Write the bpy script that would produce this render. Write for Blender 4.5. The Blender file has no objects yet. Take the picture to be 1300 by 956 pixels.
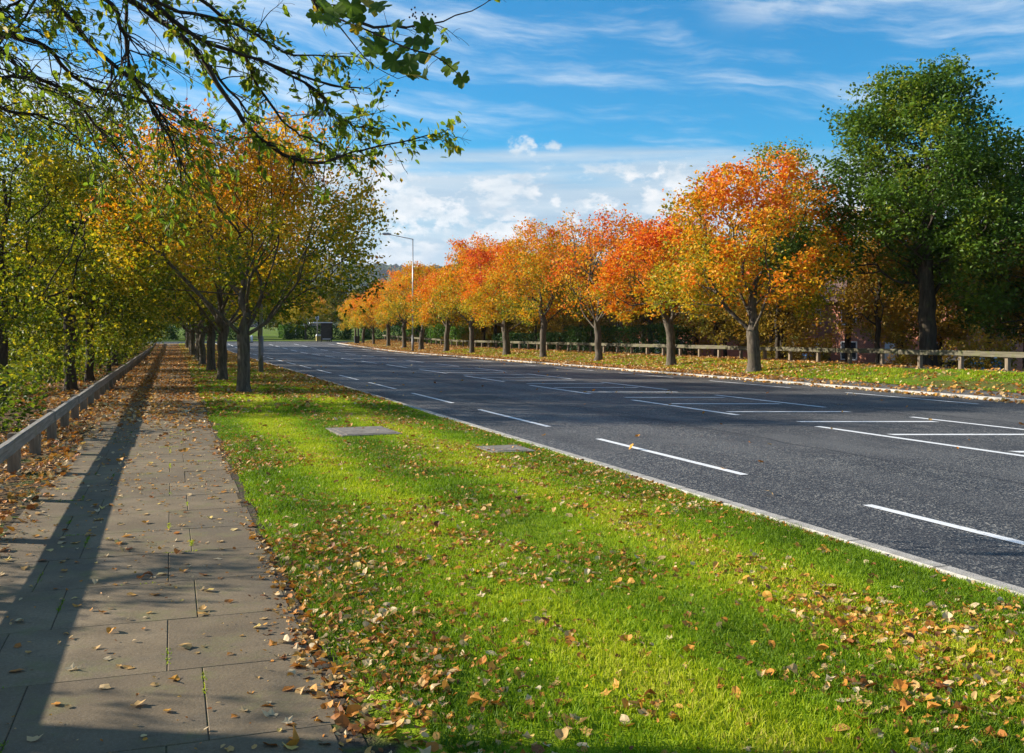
import bpy, bmesh, math, random
import numpy as np
from math import sin, cos, pi, radians, atan2
from mathutils import Vector

SC = bpy.context.scene
COL = SC.collection
# ------------------------------------------------------------------ camera
EYE = 1.6
YAW = radians(18.87)
cam_data = bpy.data.cameras.new('camera')
cam = bpy.data.objects.new('camera', cam_data)
COL.objects.link(cam)
cam.location = (0, 0, EYE)
cam.rotation_euler = (radians(90), 0, -YAW)
cam_data.sensor_fit = 'HORIZONTAL'
cam_data.sensor_width = 36
cam_data.lens = 35
cam_data.shift_y = -54 / 1300
cam_data.clip_start = 0.05
cam_data.clip_end = 12000
SC.camera = cam

# ------------------------------------------------------------------ light
SUN_AZ = Vector((-0.876, 0.482))          # horizontal direction towards the sun
SUN_EL = radians(21.5)
EXPOSURE = 1.15
SKY_STRENGTH = 0.08
SUN_STRENGTH = 5.0
ts = Vector((SUN_AZ.x * cos(SUN_EL), SUN_AZ.y * cos(SUN_EL), sin(SUN_EL))).normalized()
sun_data = bpy.data.lights.new('sun', 'SUN')
sun_data.energy = SUN_STRENGTH
sun_data.angle = radians(0.55)
sun_data.color = (1.0, 0.93, 0.82)
sun = bpy.data.objects.new('sun', sun_data)
sun.rotation_euler = ts.to_track_quat('Z', 'Y').to_euler()
sun.location = (-30, 20, 30)
COL.objects.link(sun)

W = bpy.data.worlds.new('World')
SC.world = W
W.use_nodes = True
wt = W.node_tree
wt.nodes.clear()


class NT:
    """small helper for building node trees"""
    def __init__(self, tree):
        self.t = tree

    def n(self, typ, inp=None, **props):
        nd = self.t.nodes.new(typ)
        for k, v in props.items():
            setattr(nd, k, v)
        for k, v in (inp or {}).items():
            self.set(nd, k, v)
        return nd

    def set(self, nd, k, v):
        s = nd.inputs[k]
        if isinstance(v, bpy.types.NodeSocket):
            self.t.links.new(v, s)
        elif isinstance(v, bpy.types.Node):
            self.t.links.new(v.outputs[0], s)
        else:
            s.default_value = v

    def math(self, op, a, b=None, c=None, clamp=False):
        nd = self.n('ShaderNodeMath', operation=op, use_clamp=clamp)
        for i, v in enumerate((a, b, c)):
            if v is not None:
                self.set(nd, i, v)
        return nd.outputs[0]

    def ramp(self, fac, stops, interp='LINEAR'):
        nd = self.n('ShaderNodeValToRGB', {0: fac})
        cr = nd.color_ramp
        cr.interpolation = interp
        while len(cr.elements) < len(stops):
            cr.elements.new(0.5)
        for e, (p, c) in zip(cr.elements, stops):
            e.position = p
            e.color = c if len(c) == 4 else (*c, 1)
        return nd.outputs[0]

    def maprange(self, v, a, b, c=0.0, d=1.0, smooth=True):
        nd = self.n('ShaderNodeMapRange', {0: v, 1: a, 2: b, 3: c, 4: d}, interpolation_type='SMOOTHSTEP' if smooth else 'LINEAR')
        return nd.outputs[0]

    def mix(self, fac, a, b, blend='MIX'):
        nd = self.n('ShaderNodeMix', data_type='RGBA', blend_type=blend)
        self.set(nd, 0, fac)
        for k, v in ((6, a), (7, b)):
            if isinstance(v, tuple) and len(v) == 3:
                v = (*v, 1)
            self.set(nd, k, v)
        return nd.outputs[2]

    def noise(self, vec, scale, detail=4, rough=0.5, dist=0.0):
        nd = self.n('ShaderNodeTexNoise', {'Scale': scale, 'Detail': detail, 'Roughness': rough, 'Distortion': dist})
        if vec is not None:
            self.set(nd, 'Vector', vec)
        return nd.outputs['Fac']

    def comb(self, x, y, z=0.0):
        nd = self.n('ShaderNodeCombineXYZ')
        for i, v in enumerate((x, y, z)):
            self.set(nd, i, v)
        return nd.outputs[0]


def build_world():
    N = NT(wt)
    sky = N.n('ShaderNodeTexSky', sky_type='NISHITA', sun_disc=False, sun_elevation=SUN_EL,
              sun_rotation=atan2(SUN_AZ.x, SUN_AZ.y), altitude=50, air_density=1.0, dust_density=0.3, ozone_density=2.5)
    hs = N.n('ShaderNodeHueSaturation', {'Saturation': 1.95, 'Value': 1.0, 'Hue': 0.496, 'Color': sky.outputs[0]})
    skyc = hs.outputs[0]
    tc = N.n('ShaderNodeTexCoord')
    sp = N.n('ShaderNodeSeparateXYZ', {0: tc.outputs['Generated']})
    x, y, z = sp.outputs[0], sp.outputs[1], sp.outputs[2]
    az = N.math('ARCTAN2', x, y)
    el = N.math('ARCSINE', z)
    # thin high cirrus streaks, drawn out along the wind
    vv = N.math('ADD', el, N.math('MULTIPLY', az, 0.10))
    warp = N.noise(N.comb(N.math('MULTIPLY', az, 5.0), N.math('MULTIPLY', vv, 9.0), 3.1), 1.0, 3)
    vw = N.math('ADD', vv, N.math('MULTIPLY', N.math('SUBTRACT', warp, 0.5), 0.05))
    c1 = N.noise(N.comb(N.math('MULTIPLY', az, 3.2), N.math('MULTIPLY', vw, 26.0), 7.7), 1.0, 7, 0.62)
    c2 = N.noise(N.comb(N.math('MULTIPLY', az, 2.2), N.math('MULTIPLY', vv, 9.0), 1.3), 1.0, 2)
    fine = N.noise(N.comb(N.math('MULTIPLY', az, 22.0), N.math('MULTIPLY', vw, 120.0), 2.7), 1.0, 5, 0.6)
    ci = N.math('ADD', N.math('MULTIPLY', c1, 0.62), N.math('MULTIPLY', c2, 0.42))
    ci = N.math('ADD', ci, N.math('MULTIPLY', N.math('SUBTRACT', fine, 0.5), 0.10))
    ci = N.maprange(ci, 0.475, 0.71)
    ci = N.math('MULTIPLY', ci, N.maprange(el, 0.10, 0.19))
    ci = N.math('MULTIPLY', ci, 0.85)
    # low bank of layered cloud with brighter cumulus heads in it
    lay = N.noise(N.comb(N.math('MULTIPLY', az, 3.0), N.math('MULTIPLY', el, 30.0), 11.4), 1.0, 6, 0.55)
    edge = N.math('ADD', N.math('SUBTRACT', 0.180, el), N.math('MULTIPLY', N.math('SUBTRACT', lay, 0.5), 0.10))
    band = N.math('MULTIPLY', N.maprange(edge, -0.004, 0.030), N.maprange(lay, 0.22, 0.50, 0.62, 0.95))
    strat = N.noise(N.comb(N.math('MULTIPLY', az, 5.0), N.math('MULTIPLY', el, 70.0), 0.4), 1.0, 5)
    bandc = N.ramp(strat, [(0.30, (2.3, 3.2, 4.1)), (0.52, (3.0, 3.8, 4.5)), (0.72, (4.0, 4.55, 5.0))])
    pv = N.comb(N.math('MULTIPLY', az, 13.0), N.math('MULTIPLY', el, 26.0), 5.4)
    n1 = N.noise(pv, 1.0, 9, 0.56)
    cum = N.maprange(N.math('ADD', n1, N.math('MULTIPLY', N.math('SUBTRACT', 0.115, el), 1.6)), 0.50, 0.57)
    cum = N.math('MULTIPLY', cum, N.maprange(el, 0.178, 0.158))
    n2 = N.noise(N.comb(N.math('MULTIPLY', az, 20.0), N.math('MULTIPLY', N.math('ADD', el, 0.006), 46.0), 4.4), 1.0, 6, 0.5)
    cuc = N.ramp(n2, [(0.34, (2.9, 3.6, 4.3)), (0.48, (4.4, 4.8, 5.1)), (0.62, (5.6, 5.6, 5.6))])
    # ragged fair weather clouds high on the right
    hp = N.noise(N.comb(N.math('MULTIPLY', az, 8.0), N.math('MULTIPLY', el, 17.0), 21.7), 1.0, 8, 0.6)
    high = N.math('MULTIPLY', N.maprange(hp, 0.50, 0.66), N.math('MULTIPLY', N.maprange(el, 0.275, 0.33), N.math('MULTIPLY', N.maprange(az, 0.50, 0.60), N.maprange(az, 0.85, 0.75))))
    # single cumulus heads and small detached puffs, by azimuth and elevation
    bn = N.noise(N.comb(N.math('MULTIPLY', az, 70.0), N.math('MULTIPLY', el, 105.0), 8.2), 1.0, 8, 0.6)
    puff = None
    for (ca, ce, ra, re_) in ((0.337, 0.185, 0.012, 0.008), (0.371, 0.187, 0.009, 0.006), (0.222, 0.128, 0.030, 0.026), (0.262, 0.118, 0.030, 0.016), (0.200, 0.140, 0.020, 0.022), (0.492, 0.150, 0.024, 0.013),
                              (0.500, 0.131, 0.016, 0.010), (0.420, 0.128, 0.016, 0.009), (0.372, 0.133, 0.007, 0.006), (0.315, 0.093, 0.030, 0.014)):
        da = N.math('DIVIDE', N.math('SUBTRACT', az, ca), ra)
        de = N.math('DIVIDE', N.math('SUBTRACT', el, ce), re_)
        d = N.math('SQRT', N.math('ADD', N.math('MULTIPLY', da, da), N.math('MULTIPLY', de, de)))
        v = N.maprange(N.math('ADD', d, N.math('MULTIPLY', N.math('SUBTRACT', bn, 0.5), 5.0)), 1.35, 0.15)
        puff = v if puff is None else N.math('MAXIMUM', puff, v)
    colr = N.mix(ci, skyc, (5.0, 5.5, 5.9))
    colr = N.mix(N.math('MULTIPLY', high, 0.8), colr, (4.8, 5.1, 5.4))
    colr = N.mix(band, colr, bandc)
    colr = N.mix(N.math('MULTIPLY', cum, 0.92), colr, cuc)
    puc = N.ramp(N.noise(N.comb(N.math('MULTIPLY', az, 30.0), N.math('MULTIPLY', N.math('ADD', el, 0.004), 50.0), 8.2), 1.0, 6, 0.55), [(0.36, (3.6, 4.2, 4.7)), (0.5, (4.9, 5.2, 5.4)), (0.6, (5.7, 5.7, 5.7))])
    colr = N.mix(N.math('MULTIPLY', puff, 0.85), colr, puc)
    bg = N.n('ShaderNodeBackground', {'Color': colr, 'Strength': SKY_STRENGTH})
    out = N.n('ShaderNodeOutputWorld', {'Surface': bg.outputs[0]})


build_world()
SC.view_settings.view_transform = 'Standard'
SC.view_settings.look = 'None'
SC.view_settings.exposure = EXPOSURE
SC.view_settings.gamma = 1
SC.view_settings.use_curve_mapping = False
SC.render.engine = 'CYCLES'
SC.cycles.max_bounces = 6
SC.cycles.diffuse_bounces = 3
SC.cycles.glossy_bounces = 2
SC.cycles.transmission_bounces = 4
SC.cycles.transparent_max_bounces = 6
SC.cycles.sample_clamp_indirect = 4
SC.cycles.use_denoising = True

# ------------------------------------------------------------------ helpers
F_PX = 1300 * 35 / 36
FWD = np.array([sin(YAW), cos(YAW), 0.0])
RGT = np.array([cos(YAW), -sin(YAW), 0.0])


def at(px, py, Z):
    """point seen at pixel (px, py) of the 1300 x 956 photograph, Z metres in front of the camera"""
    return np.array([0, 0, EYE]) + Z * (FWD + RGT * (px - 650) / F_PX + np.array([0, 0, 1.0]) * (424 - py) / F_PX)


def tag(o, label=None, cat=None, group=None, kind=None):
    if label: o['label'] = label
    if cat: o['category'] = cat
    if group: o['group'] = group
    if kind: o['kind'] = kind
    return o


def link(o, parent=None):
    COL.objects.link(o)
    if parent is not None:
        o.parent = parent
    return o


def empty(name, loc, rz=0.0):
    o = bpy.data.objects.new(name, None)
    o.empty_display_size = 0.3
    o.location = loc
    o.rotation_euler = (0, 0, rz)
    return link(o)


def mesh_data(name, V, F, mat=None, tint=None, smooth=False):
    """V (n,3); F list of int arrays, each (m,k)"""
    me = bpy.data.meshes.new(name)
    V = np.asarray(V, dtype=np.float32)
    if not isinstance(F, list):
        F = [F]
    F = [np.asarray(f, dtype=np.int32) for f in F if len(f)]
    loops = np.concatenate([f.ravel() for f in F])
    sizes = np.concatenate([np.full(len(f), f.shape[1], dtype=np.int32) for f in F])
    starts = np.concatenate([[0], np.cumsum(sizes)[:-1]]).astype(np.int32)
    me.vertices.add(len(V))
    me.vertices.foreach_set('co', V.ravel())
    me.loops.add(len(loops))
    me.loops.foreach_set('vertex_index', loops)
    me.polygons.add(len(sizes))
    me.polygons.foreach_set('loop_start', starts)
    if tint is not None:
        a = me.attributes.new('tint', 'FLOAT', 'FACE')
        a.data.foreach_set('value', np.asarray(tint, dtype=np.float32))
    me.polygons.foreach_set('use_smooth', np.full(len(sizes), bool(smooth), dtype=bool))
    me.update(calc_edges=True)
    me.validate(clean_customdata=False)
    if mat is not None:
        me.materials.append(mat)
    return me


def mesh_obj(name, V, F, mat=None, parent=None, tint=None, smooth=False):
    o = bpy.data.objects.new(name, mesh_data(name, V, F, mat, tint, smooth))
    return link(o, parent)


class MB:
    """collects solid primitives and links them as one mesh"""
    def __init__(self):
        self.bm = bmesh.new()

    def box(self, lo, hi, bevel=0.0, rot=None, piv=None):
        lo, hi = Vector(lo), Vector(hi)
        r = bmesh.ops.create_cube(self.bm, size=1.0)
        vs = r['verts']
        c, s = (lo + hi) / 2, hi - lo
        for v in vs:
            v.co = Vector((v.co.x * s.x, v.co.y * s.y, v.co.z * s.z)) + c
        if bevel:
            es = list({e for v in vs for e in v.link_edges})
            rr = bmesh.ops.bevel(self.bm, geom=es, offset=bevel, segments=2, affect='EDGES')
            vs = list({v for f in rr['faces'] for v in f.verts} | {v for v in vs if v.is_valid})
        if rot is not None:
            bmesh.ops.rotate(self.bm, verts=vs, cent=piv if piv is not None else c, matrix=rot)
        return vs

    def cyl(self, p0, p1, r0, r1=None, seg=16, bevel=0):
        p0, p1 = Vector(p0), Vector(p1)
        d = p1 - p0
        r = bmesh.ops.create_cone(self.bm, cap_ends=True, segments=seg, radius1=r0, radius2=r0 if r1 is None else r1, depth=d.length)
        q = d.to_track_quat('Z', 'Y').to_matrix()
        for v in r['verts']:
            v.co = q @ v.co + (p0 + p1) / 2
        return r['verts']

    def ball(self, c, rx, ry, rz, u=16, v=10):
        r = bmesh.ops.create_uvsphere(self.bm, u_segments=u, v_segments=v, radius=1)
        for q in r['verts']:
            q.co = Vector((q.co.x * rx, q.co.y * ry, q.co.z * rz)) + Vector(c)

    def prism(self, poly, axis, a, b):
        """poly: list of 2D points in the plane across axis; extruded from a to b"""
        def P(p, t):
            return {'x': (t, p[0], p[1]), 'y': (p[0], t, p[1]), 'z': (p[0], p[1], t)}[axis]
        va = [self.bm.verts.new(P(p, a)) for p in poly]
        vb = [self.bm.verts.new(P(p, b)) for p in poly]
        self.bm.faces.new(va)
        self.bm.faces.new(vb[::-1])
        n = len(poly)
        for i in range(n):
            self.bm.faces.new((va[i], vb[i], vb[(i + 1) % n], va[(i + 1) % n]))

    def build(self, name, mat, parent=None, smooth=False):
        bmesh.ops.recalc_face_normals(self.bm, faces=self.bm.faces)
        me = bpy.data.meshes.new(name)
        self.bm.to_mesh(me)
        self.bm.free()
        if smooth:
            for p in me.polygons:
                p.use_smooth = True
        me.materials.append(mat)
        return link(bpy.data.objects.new(name, me), parent)


def copy_tree(o, parent=None):
    c = o.copy()
    COL.objects.link(c)
    c.parent = parent
    for ch in list(o.children):
        copy_tree(ch, c)
    return c


def hash2(ix, iy, s):
    v = np.sin(ix * 127.1 + iy * 311.7 + s * 74.7) * 43758.5453
    return v - np.floor(v)


def vnoise(x, y, s=0.0):
    x = np.asarray(x, float); y = np.asarray(y, float)
    ix, iy = np.floor(x), np.floor(y)
    fx, fy = x - ix, y - iy
    fx = fx * fx * (3 - 2 * fx); fy = fy * fy * (3 - 2 * fy)
    a = hash2(ix, iy, s); b = hash2(ix + 1, iy, s); c = hash2(ix, iy + 1, s); d = hash2(ix + 1, iy + 1, s)
    return (a * (1 - fx) + b * fx) * (1 - fy) + (c * (1 - fx) + d * fx) * fy


def fbm(x, y, s=0.0, o=3):
    t = 0; a = 0.5; n = 0
    for k in range(o):
        t = t + a * vnoise(np.asarray(x) * 2 ** k, np.asarray(y) * 2 ** k, s + k * 3.3); n += a; a *= 0.5
    return t / n


def sstep(a, b, x):
    t = np.clip((np.asarray(x, float) - a) / (b - a), 0, 1)
    return t * t * (3 - 2 * t)


# ------------------------------------------------------------------ terrain
PATH0, PATH1 = -1.27, 0.64
KERB0, ROAD0, ROAD1, KERB1 = 4.91, 5.05, 19.4, 19.56
ROADZ = -0.06
RISE0 = 85.0


def rise(Y):
    t = np.maximum(np.asarray(Y, float) - RISE0, 0)
    return 0.016 * t * t / (t + 12)


def g(X, Y):
    """height of the ground beside the road"""
    X = np.asarray(X, float); Y = np.asarray(Y, float)
    z = np.zeros(np.broadcast(X, Y).shape)
    z = z - 0.55 * sstep(-2.4, -9, X)
    z = z + 0.38 * sstep(19.6, 24.4, X) * 1.0
    z = z - 1.35 * sstep(26.3, 34, X) * (1 - sstep(105, 122, Y))
    return z + rise(Y)


def gz(x, y):
    return float(g(x, y))


# ------------------------------------------------------------------ materials
def material(name):
    m = bpy.data.materials.new(name)
    m.use_nodes = True
    m.node_tree.nodes.clear()
    return m, NT(m.node_tree)


def finish(N, col, rough=0.8, bump=None, bstr=0.3, bdist=0.02, spec=0.3, metal=0.0, extra=None):
    p = N.n('ShaderNodeBsdfPrincipled', {'Roughness': rough, 'Metallic': metal, 'Specular IOR Level': spec})
    if isinstance(col, tuple) and len(col) == 3:
        col = (*col, 1)
    N.set(p, 'Base Color', col)
    for k, v in (extra or {}).items():
        N.set(p, k, v)
    if bump is not None:
        b = N.n('ShaderNodeBump', {'Strength': bstr, 'Distance': bdist, 'Height': bump})
        N.set(p, 'Normal', b.outputs[0])
    N.n('ShaderNodeOutputMaterial', {'Surface': p.outputs[0]})
    return p


def pos(N):
    return N.n('ShaderNodeNewGeometry').outputs['Position']


def objc(N):
    return N.n('ShaderNodeTexCoord').outputs['Object']


def leaf_mat(name, stops, transl=0.35, vary=0.22, rough=0.5, interp='LINEAR'):
    m, N = material(name)
    a = N.n('ShaderNodeAttribute', attribute_name='tint').outputs['Fac']
    r = N.n('ShaderNodeObjectInfo').outputs['Random']
    f = N.math('ADD', a, N.math('MULTIPLY', N.math('SUBTRACT', r, 0.5), vary), clamp=True)
    c = N.ramp(f, stops, interp)
    p = N.n('ShaderNodeBsdfPrincipled', {'Base Color': c, 'Roughness': rough, 'Specular IOR Level': 0.25})
    t = N.n('ShaderNodeBsdfTranslucent', {'Color': N.mix(0.5, c, c, 'MIX')})
    mx = N.n('ShaderNodeMixShader', {0: transl, 1: p.outputs[0], 2: t.outputs[0]})
    N.n('ShaderNodeOutputMaterial', {'Surface': mx.outputs[0]})
    return m


M = {}


def make_materials():
    # bark
    def bark(name, c0, c1, moss=0.0):
        m, N = material(name)
        P = objc(N)
        mp = N.n('ShaderNodeMapping', {'Vector': P, 'Scale': (9, 9, 1.6)})
        n = N.noise(mp.outputs[0], 1.6, 8, 0.65, 0.4)
        n2 = N.noise(P, 3.0, 4)
        c = N.ramp(n, [(0.3, c0), (0.7, c1)])
        c = N.mix(N.maprange(n2, 0.52, 0.75, 0, moss), c, (0.10, 0.12, 0.035))
        finish(N, c, 0.9, n, 0.9, 0.03, spec=0.15)
        M[name] = m
    bark('bark_grey', (0.034, 0.027, 0.020), (0.165, 0.135, 0.098), 0.35)
    bark('bark_brown', (0.030, 0.022, 0.015), (0.13, 0.10, 0.07), 0.3)
    bark('bark_dark', (0.022, 0.017, 0.012), (0.085, 0.065, 0.045), 0.25)
    bark('twig', (0.020, 0.015, 0.011), (0.07, 0.052, 0.038), 0.0)

    M['leaf_verge'] = leaf_mat('leaf_verge', [(0.0, (0.055, 0.11, 0.008)), (0.24, (0.19, 0.23, 0.010)), (0.44, (0.56, 0.41, 0.012)), (0.68, (0.74, 0.34, 0.012)), (0.88, (0.72, 0.17, 0.012)), (1.0, (0.46, 0.05, 0.012))], 0.48, 0.10)
    M['leaf_orange'] = leaf_mat('leaf_orange', [(0.0, (0.13, 0.18, 0.012)), (0.14, (0.40, 0.38, 0.02)), (0.32, (0.72, 0.42, 0.012)), (0.56, (0.80, 0.27, 0.010)), (0.82, (0.76, 0.14, 0.010)), (1.0, (0.55, 0.055, 0.018))], 0.42, 0.30)
    M['leaf_wood'] = leaf_mat('leaf_wood', [(0.0, (0.030, 0.062, 0.006)), (0.32, (0.095, 0.145, 0.008)), (0.60, (0.25, 0.26, 0.010)), (0.82, (0.58, 0.45, 0.015)), (1.0, (0.60, 0.34, 0.015))], 0.55, 0.2)
    M['leaf_green'] = leaf_mat('leaf_green', [(0.0, (0.045, 0.10, 0.008)), (0.4, (0.11, 0.185, 0.010)), (0.72, (0.24, 0.27, 0.012)), (0.9, (0.28, 0.21, 0.015)), (1.0, (0.40, 0.22, 0.02))], 0.35, 0.1)
    M['leaf_brown'] = leaf_mat('leaf_brown', [(0.0, (0.08, 0.10, 0.012)), (0.35, (0.26, 0.20, 0.018)), (0.7, (0.44, 0.25, 0.02)), (1.0, (0.36, 0.11, 0.02))], 0.4, 0.35)
    M['leaf_far'] = leaf_mat('leaf_far', [(0.0, (0.04, 0.07, 0.015)), (0.4, (0.10, 0.14, 0.02)), (0.7, (0.26, 0.22, 0.02)), (1.0, (0.40, 0.18, 0.02))], 0.35, 0.55)
    M['leaf_hedge'] = leaf_mat('leaf_hedge', [(0.0, (0.02, 0.05, 0.010)), (0.6, (0.045, 0.11, 0.014)), (1.0, (0.11, 0.20, 0.018))], 0.3, 0.2)
    M['leaf_clipped'] = leaf_mat('leaf_clipped', [(0.0, (0.06, 0.15, 0.012)), (1.0, (0.16, 0.32, 0.02))], 0.3, 0.2)
    M['leaf_over'] = leaf_mat('leaf_over', [(0.0, (0.07, 0.13, 0.012)), (0.5, (0.17, 0.25, 0.015)), (0.85, (0.40, 0.38, 0.02)), (1.0, (0.60, 0.42, 0.02))], 0.55, 0.0)
    M['leaf_vine'] = leaf_mat('leaf_vine', [(0.0, (0.05, 0.11, 0.012)), (0.6, (0.13, 0.20, 0.012)), (0.8, (0.30, 0.28, 0.015)), (1.0, (0.60, 0.36, 0.02))], 0.6, 0.0)
    M['litter'] = leaf_mat('litter', [(0.0, (0.09, 0.038, 0.015)), (0.22, (0.24, 0.085, 0.022)), (0.42, (0.46, 0.17, 0.022)), (0.60, (0.54, 0.26, 0.035)), (0.78, (0.52, 0.33, 0.13)), (0.95, (0.62, 0.48, 0.28)), (1.0, (0.66, 0.44, 0.02))], 0.2, 0.0, 0.6)
    M['blade'] = leaf_mat('blade', [(0.0, (0.07, 0.14, 0.004)), (0.42, (0.21, 0.33, 0.006)), (0.8, (0.46, 0.50, 0.012)), (1.0, (0.58, 0.48, 0.10))], 0.42, 0.0, 0.6)

    # lawn soil
    m, N = material('lawn')
    P = pos(N)
    big = N.noise(P, 0.55, 4)
    fin = N.noise(P, 9.0, 5)
    vf = N.noise(P, 70.0, 3)
    c = N.ramp(N.math('ADD', N.math('MULTIPLY', big, 0.6), N.math('MULTIPLY', fin, 0.4)), [(0.3, (0.13, 0.19, 0.006)), (0.5, (0.22, 0.30, 0.008)), (0.72, (0.34, 0.36, 0.012))])
    c = N.mix(N.maprange(vf, 0.55, 0.75, 0, 0.55), c, (0.06, 0.065, 0.008))
    ed = N.math('ADD', N.n('ShaderNodeSeparateXYZ', {0: P}).outputs[0], N.math('MULTIPLY', N.math('SUBTRACT', N.noise(P, 3.5, 4), 0.5), 0.5))
    c = N.mix(N.maprange(ed, 0.70, 0.86, 1, 0), c, (0.055, 0.042, 0.027))
    finish(N, c, 0.9, vf, 0.8, 0.03, spec=0.1)
    M['lawn'] = m

    # leaf mould / woodland floor
    m, N = material('woodland_floor')
    P = pos(N)
    v = N.n('ShaderNodeTexVoronoi', {'Vector': P, 'Scale': 17.0, 'Randomness': 1.0})
    n = N.noise(P, 1.1, 5)
    f = N.noise(P, 30.0, 4)
    sep = N.n('ShaderNodeSeparateColor', {0: v.outputs['Color']})
    c = N.ramp(sep.outputs[0], [(0.0, (0.03, 0.02, 0.013)), (0.5, (0.09, 0.055, 0.03)), (0.8, (0.20, 0.11, 0.045)), (1.0, (0.32, 0.17, 0.06))])
    c = N.mix(N.maprange(n, 0.5, 0.68, 0, 0.85), c, N.ramp(f, [(0.3, (0.025, 0.045, 0.010)), (0.7, (0.09, 0.13, 0.015))]))
    finish(N, c, 0.95, N.math('ADD', v.outputs[0], f), 0.9, 0.05, spec=0.1)
    M['woodland_floor'] = m

    # verge on the far side: grass with leaf fall
    m, N = material('verge_far')
    P = pos(N)
    big = N.noise(P, 0.7, 5)
    fin = N.noise(P, 14.0, 4)
    c = N.ramp(fin, [(0.3, (0.06, 0.11, 0.008)), (0.6, (0.14, 0.20, 0.012)), (0.8, (0.22, 0.25, 0.02))])
    c = N.mix(N.maprange(N.noise(P, 0.25, 3), 0.5, 0.62, 0, 0.6), c, (0.10, 0.075, 0.03))
    finish(N, c, 0.9, fin, 0.7, 0.04, spec=0.1)
    M['verge_far'] = m

    # soil
    m, N = material('soil')
    P = pos(N)
    f = N.noise(P, 25.0, 6, 0.6)
    c = N.ramp(f, [(0.3, (0.04, 0.031, 0.02)), (0.7, (0.12, 0.09, 0.058))])
    c = N.mix(N.maprange(N.noise(P, 5.0, 4), 0.52, 0.66, 0, 0.8), c, (0.07, 0.10, 0.012))
    finish(N, c, 0.95, f, 0.8, 0.03, spec=0.1)
    M['soil'] = m

    # paving flags
    m, N = material('paving')
    P = pos(N)
    t = N.n('ShaderNodeAttribute', attribute_name='tint').outputs['Fac']
    n = N.noise(P, 2.2, 6, 0.6)
    f = N.noise(P, 60.0, 4, 0.6)
    k = N.math('ADD', N.math('MULTIPLY', n, 0.6), N.math('MULTIPLY', f, 0.4))
    c = N.ramp(k, [(0.28, (0.090, 0.064, 0.035)), (0.5, (0.180, 0.130, 0.072)), (0.72, (0.29, 0.215, 0.125))])
    c = N.mix(N.math('MULTIPLY', t, 0.55), c, (0.105, 0.075, 0.042))
    st = N.maprange(N.noise(P, 0.9, 5, 0.65), 0.5, 0.7, 0, 0.5)
    c = N.mix(st, c, (0.10, 0.085, 0.06))
    gr = N.maprange(N.noise(P, 2.6, 6, 0.72), 0.50, 0.70, 0, 0.7)
    c = N.mix(gr, c, (0.155, 0.14, 0.05))
    c = N.mix(N.maprange(N.noise(P, 5.0, 6, 0.75), 0.56, 0.70, 0, 0.65), c, (0.075, 0.055, 0.035))
    sp = N.n('ShaderNodeTexVoronoi', {'Vector': P, 'Scale': 130.0})
    c = N.mix(N.maprange(sp.outputs[0], 0.0, 0.35, 0.45, 0.0), c, (0.34, 0.30, 0.25))
    finish(N, c, 0.85, k, 0.55, 0.012, spec=0.25)
    M['paving'] = m

    # asphalt
    m, N = material('asphalt')
    P = pos(N)
    sp = N.n('ShaderNodeTexVoronoi', {'Vector': P, 'Scale': 50.0})
    sc_ = N.n('ShaderNodeSeparateColor', {0: sp.outputs['Color']})
    grain = N.noise(P, 160.0, 2)
    mp = N.n('ShaderNodeMapping', {'Vector': P, 'Scale': (0.9, 0.10, 1)})
    lane = N.noise(mp.outputs[0], 1.0, 5, 0.6)
    pat = N.noise(P, 0.35, 5, 0.6)
    c = N.ramp(sc_.outputs[0], [(0.0, (0.018, 0.019, 0.021)), (0.45, (0.046, 0.046, 0.048)), (0.78, (0.12, 0.115, 0.106)), (1.0, (0.36, 0.33, 0.27))])
    c = N.mix(N.maprange(lane, 0.42, 0.62, 0, 0.5), c, (0.028, 0.030, 0.035))
    c = N.mix(N.maprange(pat, 0.48, 0.66, 0, 0.55), c, (0.115, 0.110, 0.102))
    # sealed crack and patch lines running along the road
    sx = N.n('ShaderNodeSeparateXYZ', {0: P})
    wob = N.math('MULTIPLY', N.math('SUBTRACT', N.noise(N.comb(0.0, N.math('MULTIPLY', sx.outputs[1], 0.6), 0.0), 1.0, 3), 0.5), 0.5)
    for xx, w in ((8.9, 0.02), (14.9, 0.03)):
        d = N.math('ABSOLUTE', N.math('SUBTRACT', N.math('ADD', sx.outputs[0], wob), xx))
        c = N.mix(N.maprange(d, w, w * 2.2, 0.7, 0.0), c, (0.02, 0.02, 0.022))
    for xx, w in ((7.7, 0.55), (9.4, 0.55), (15.2, 0.55), (16.9, 0.55)):
        d = N.math('ABSOLUTE', N.math('SUBTRACT', sx.outputs[0], xx))
        c = N.mix(N.math('MULTIPLY', N.maprange(d, 0.1, w, 0.30, 0.0), N.maprange(N.noise(P, 0.8, 4), 0.35, 0.6)), c, (0.13, 0.125, 0.115))
    oil = N.math('MULTIPLY', N.maprange(N.math('ABSOLUTE', N.math('SUBTRACT', sx.outputs[0], 8.55)), 0.1, 0.6, 0.55, 0.0), N.maprange(N.noise(P, 0.7, 5), 0.42, 0.62))
    c = N.mix(oil, c, (0.025, 0.025, 0.027))
    b = N.math('ADD', sp.outputs[0], N.math('MULTIPLY', grain, 0.4))
    finish(N, c, N.maprange(lane, 0.3, 0.7, 0.62, 0.8), b, 0.75, 0.012, spec=0.38)
    M['asphalt'] = m

    m, N = material('path_asphalt')
    P = pos(N)
    f = N.noise(P, 70.0, 4, 0.6)
    n = N.noise(P, 1.6, 5, 0.6)
    c = N.ramp(N.math('ADD', N.math('MULTIPLY', n, 0.5), N.math('MULTIPLY', f, 0.5)), [(0.3, (0.07, 0.065, 0.058)), (0.55, (0.14, 0.13, 0.115)), (0.75, (0.22, 0.205, 0.18))])
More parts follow.
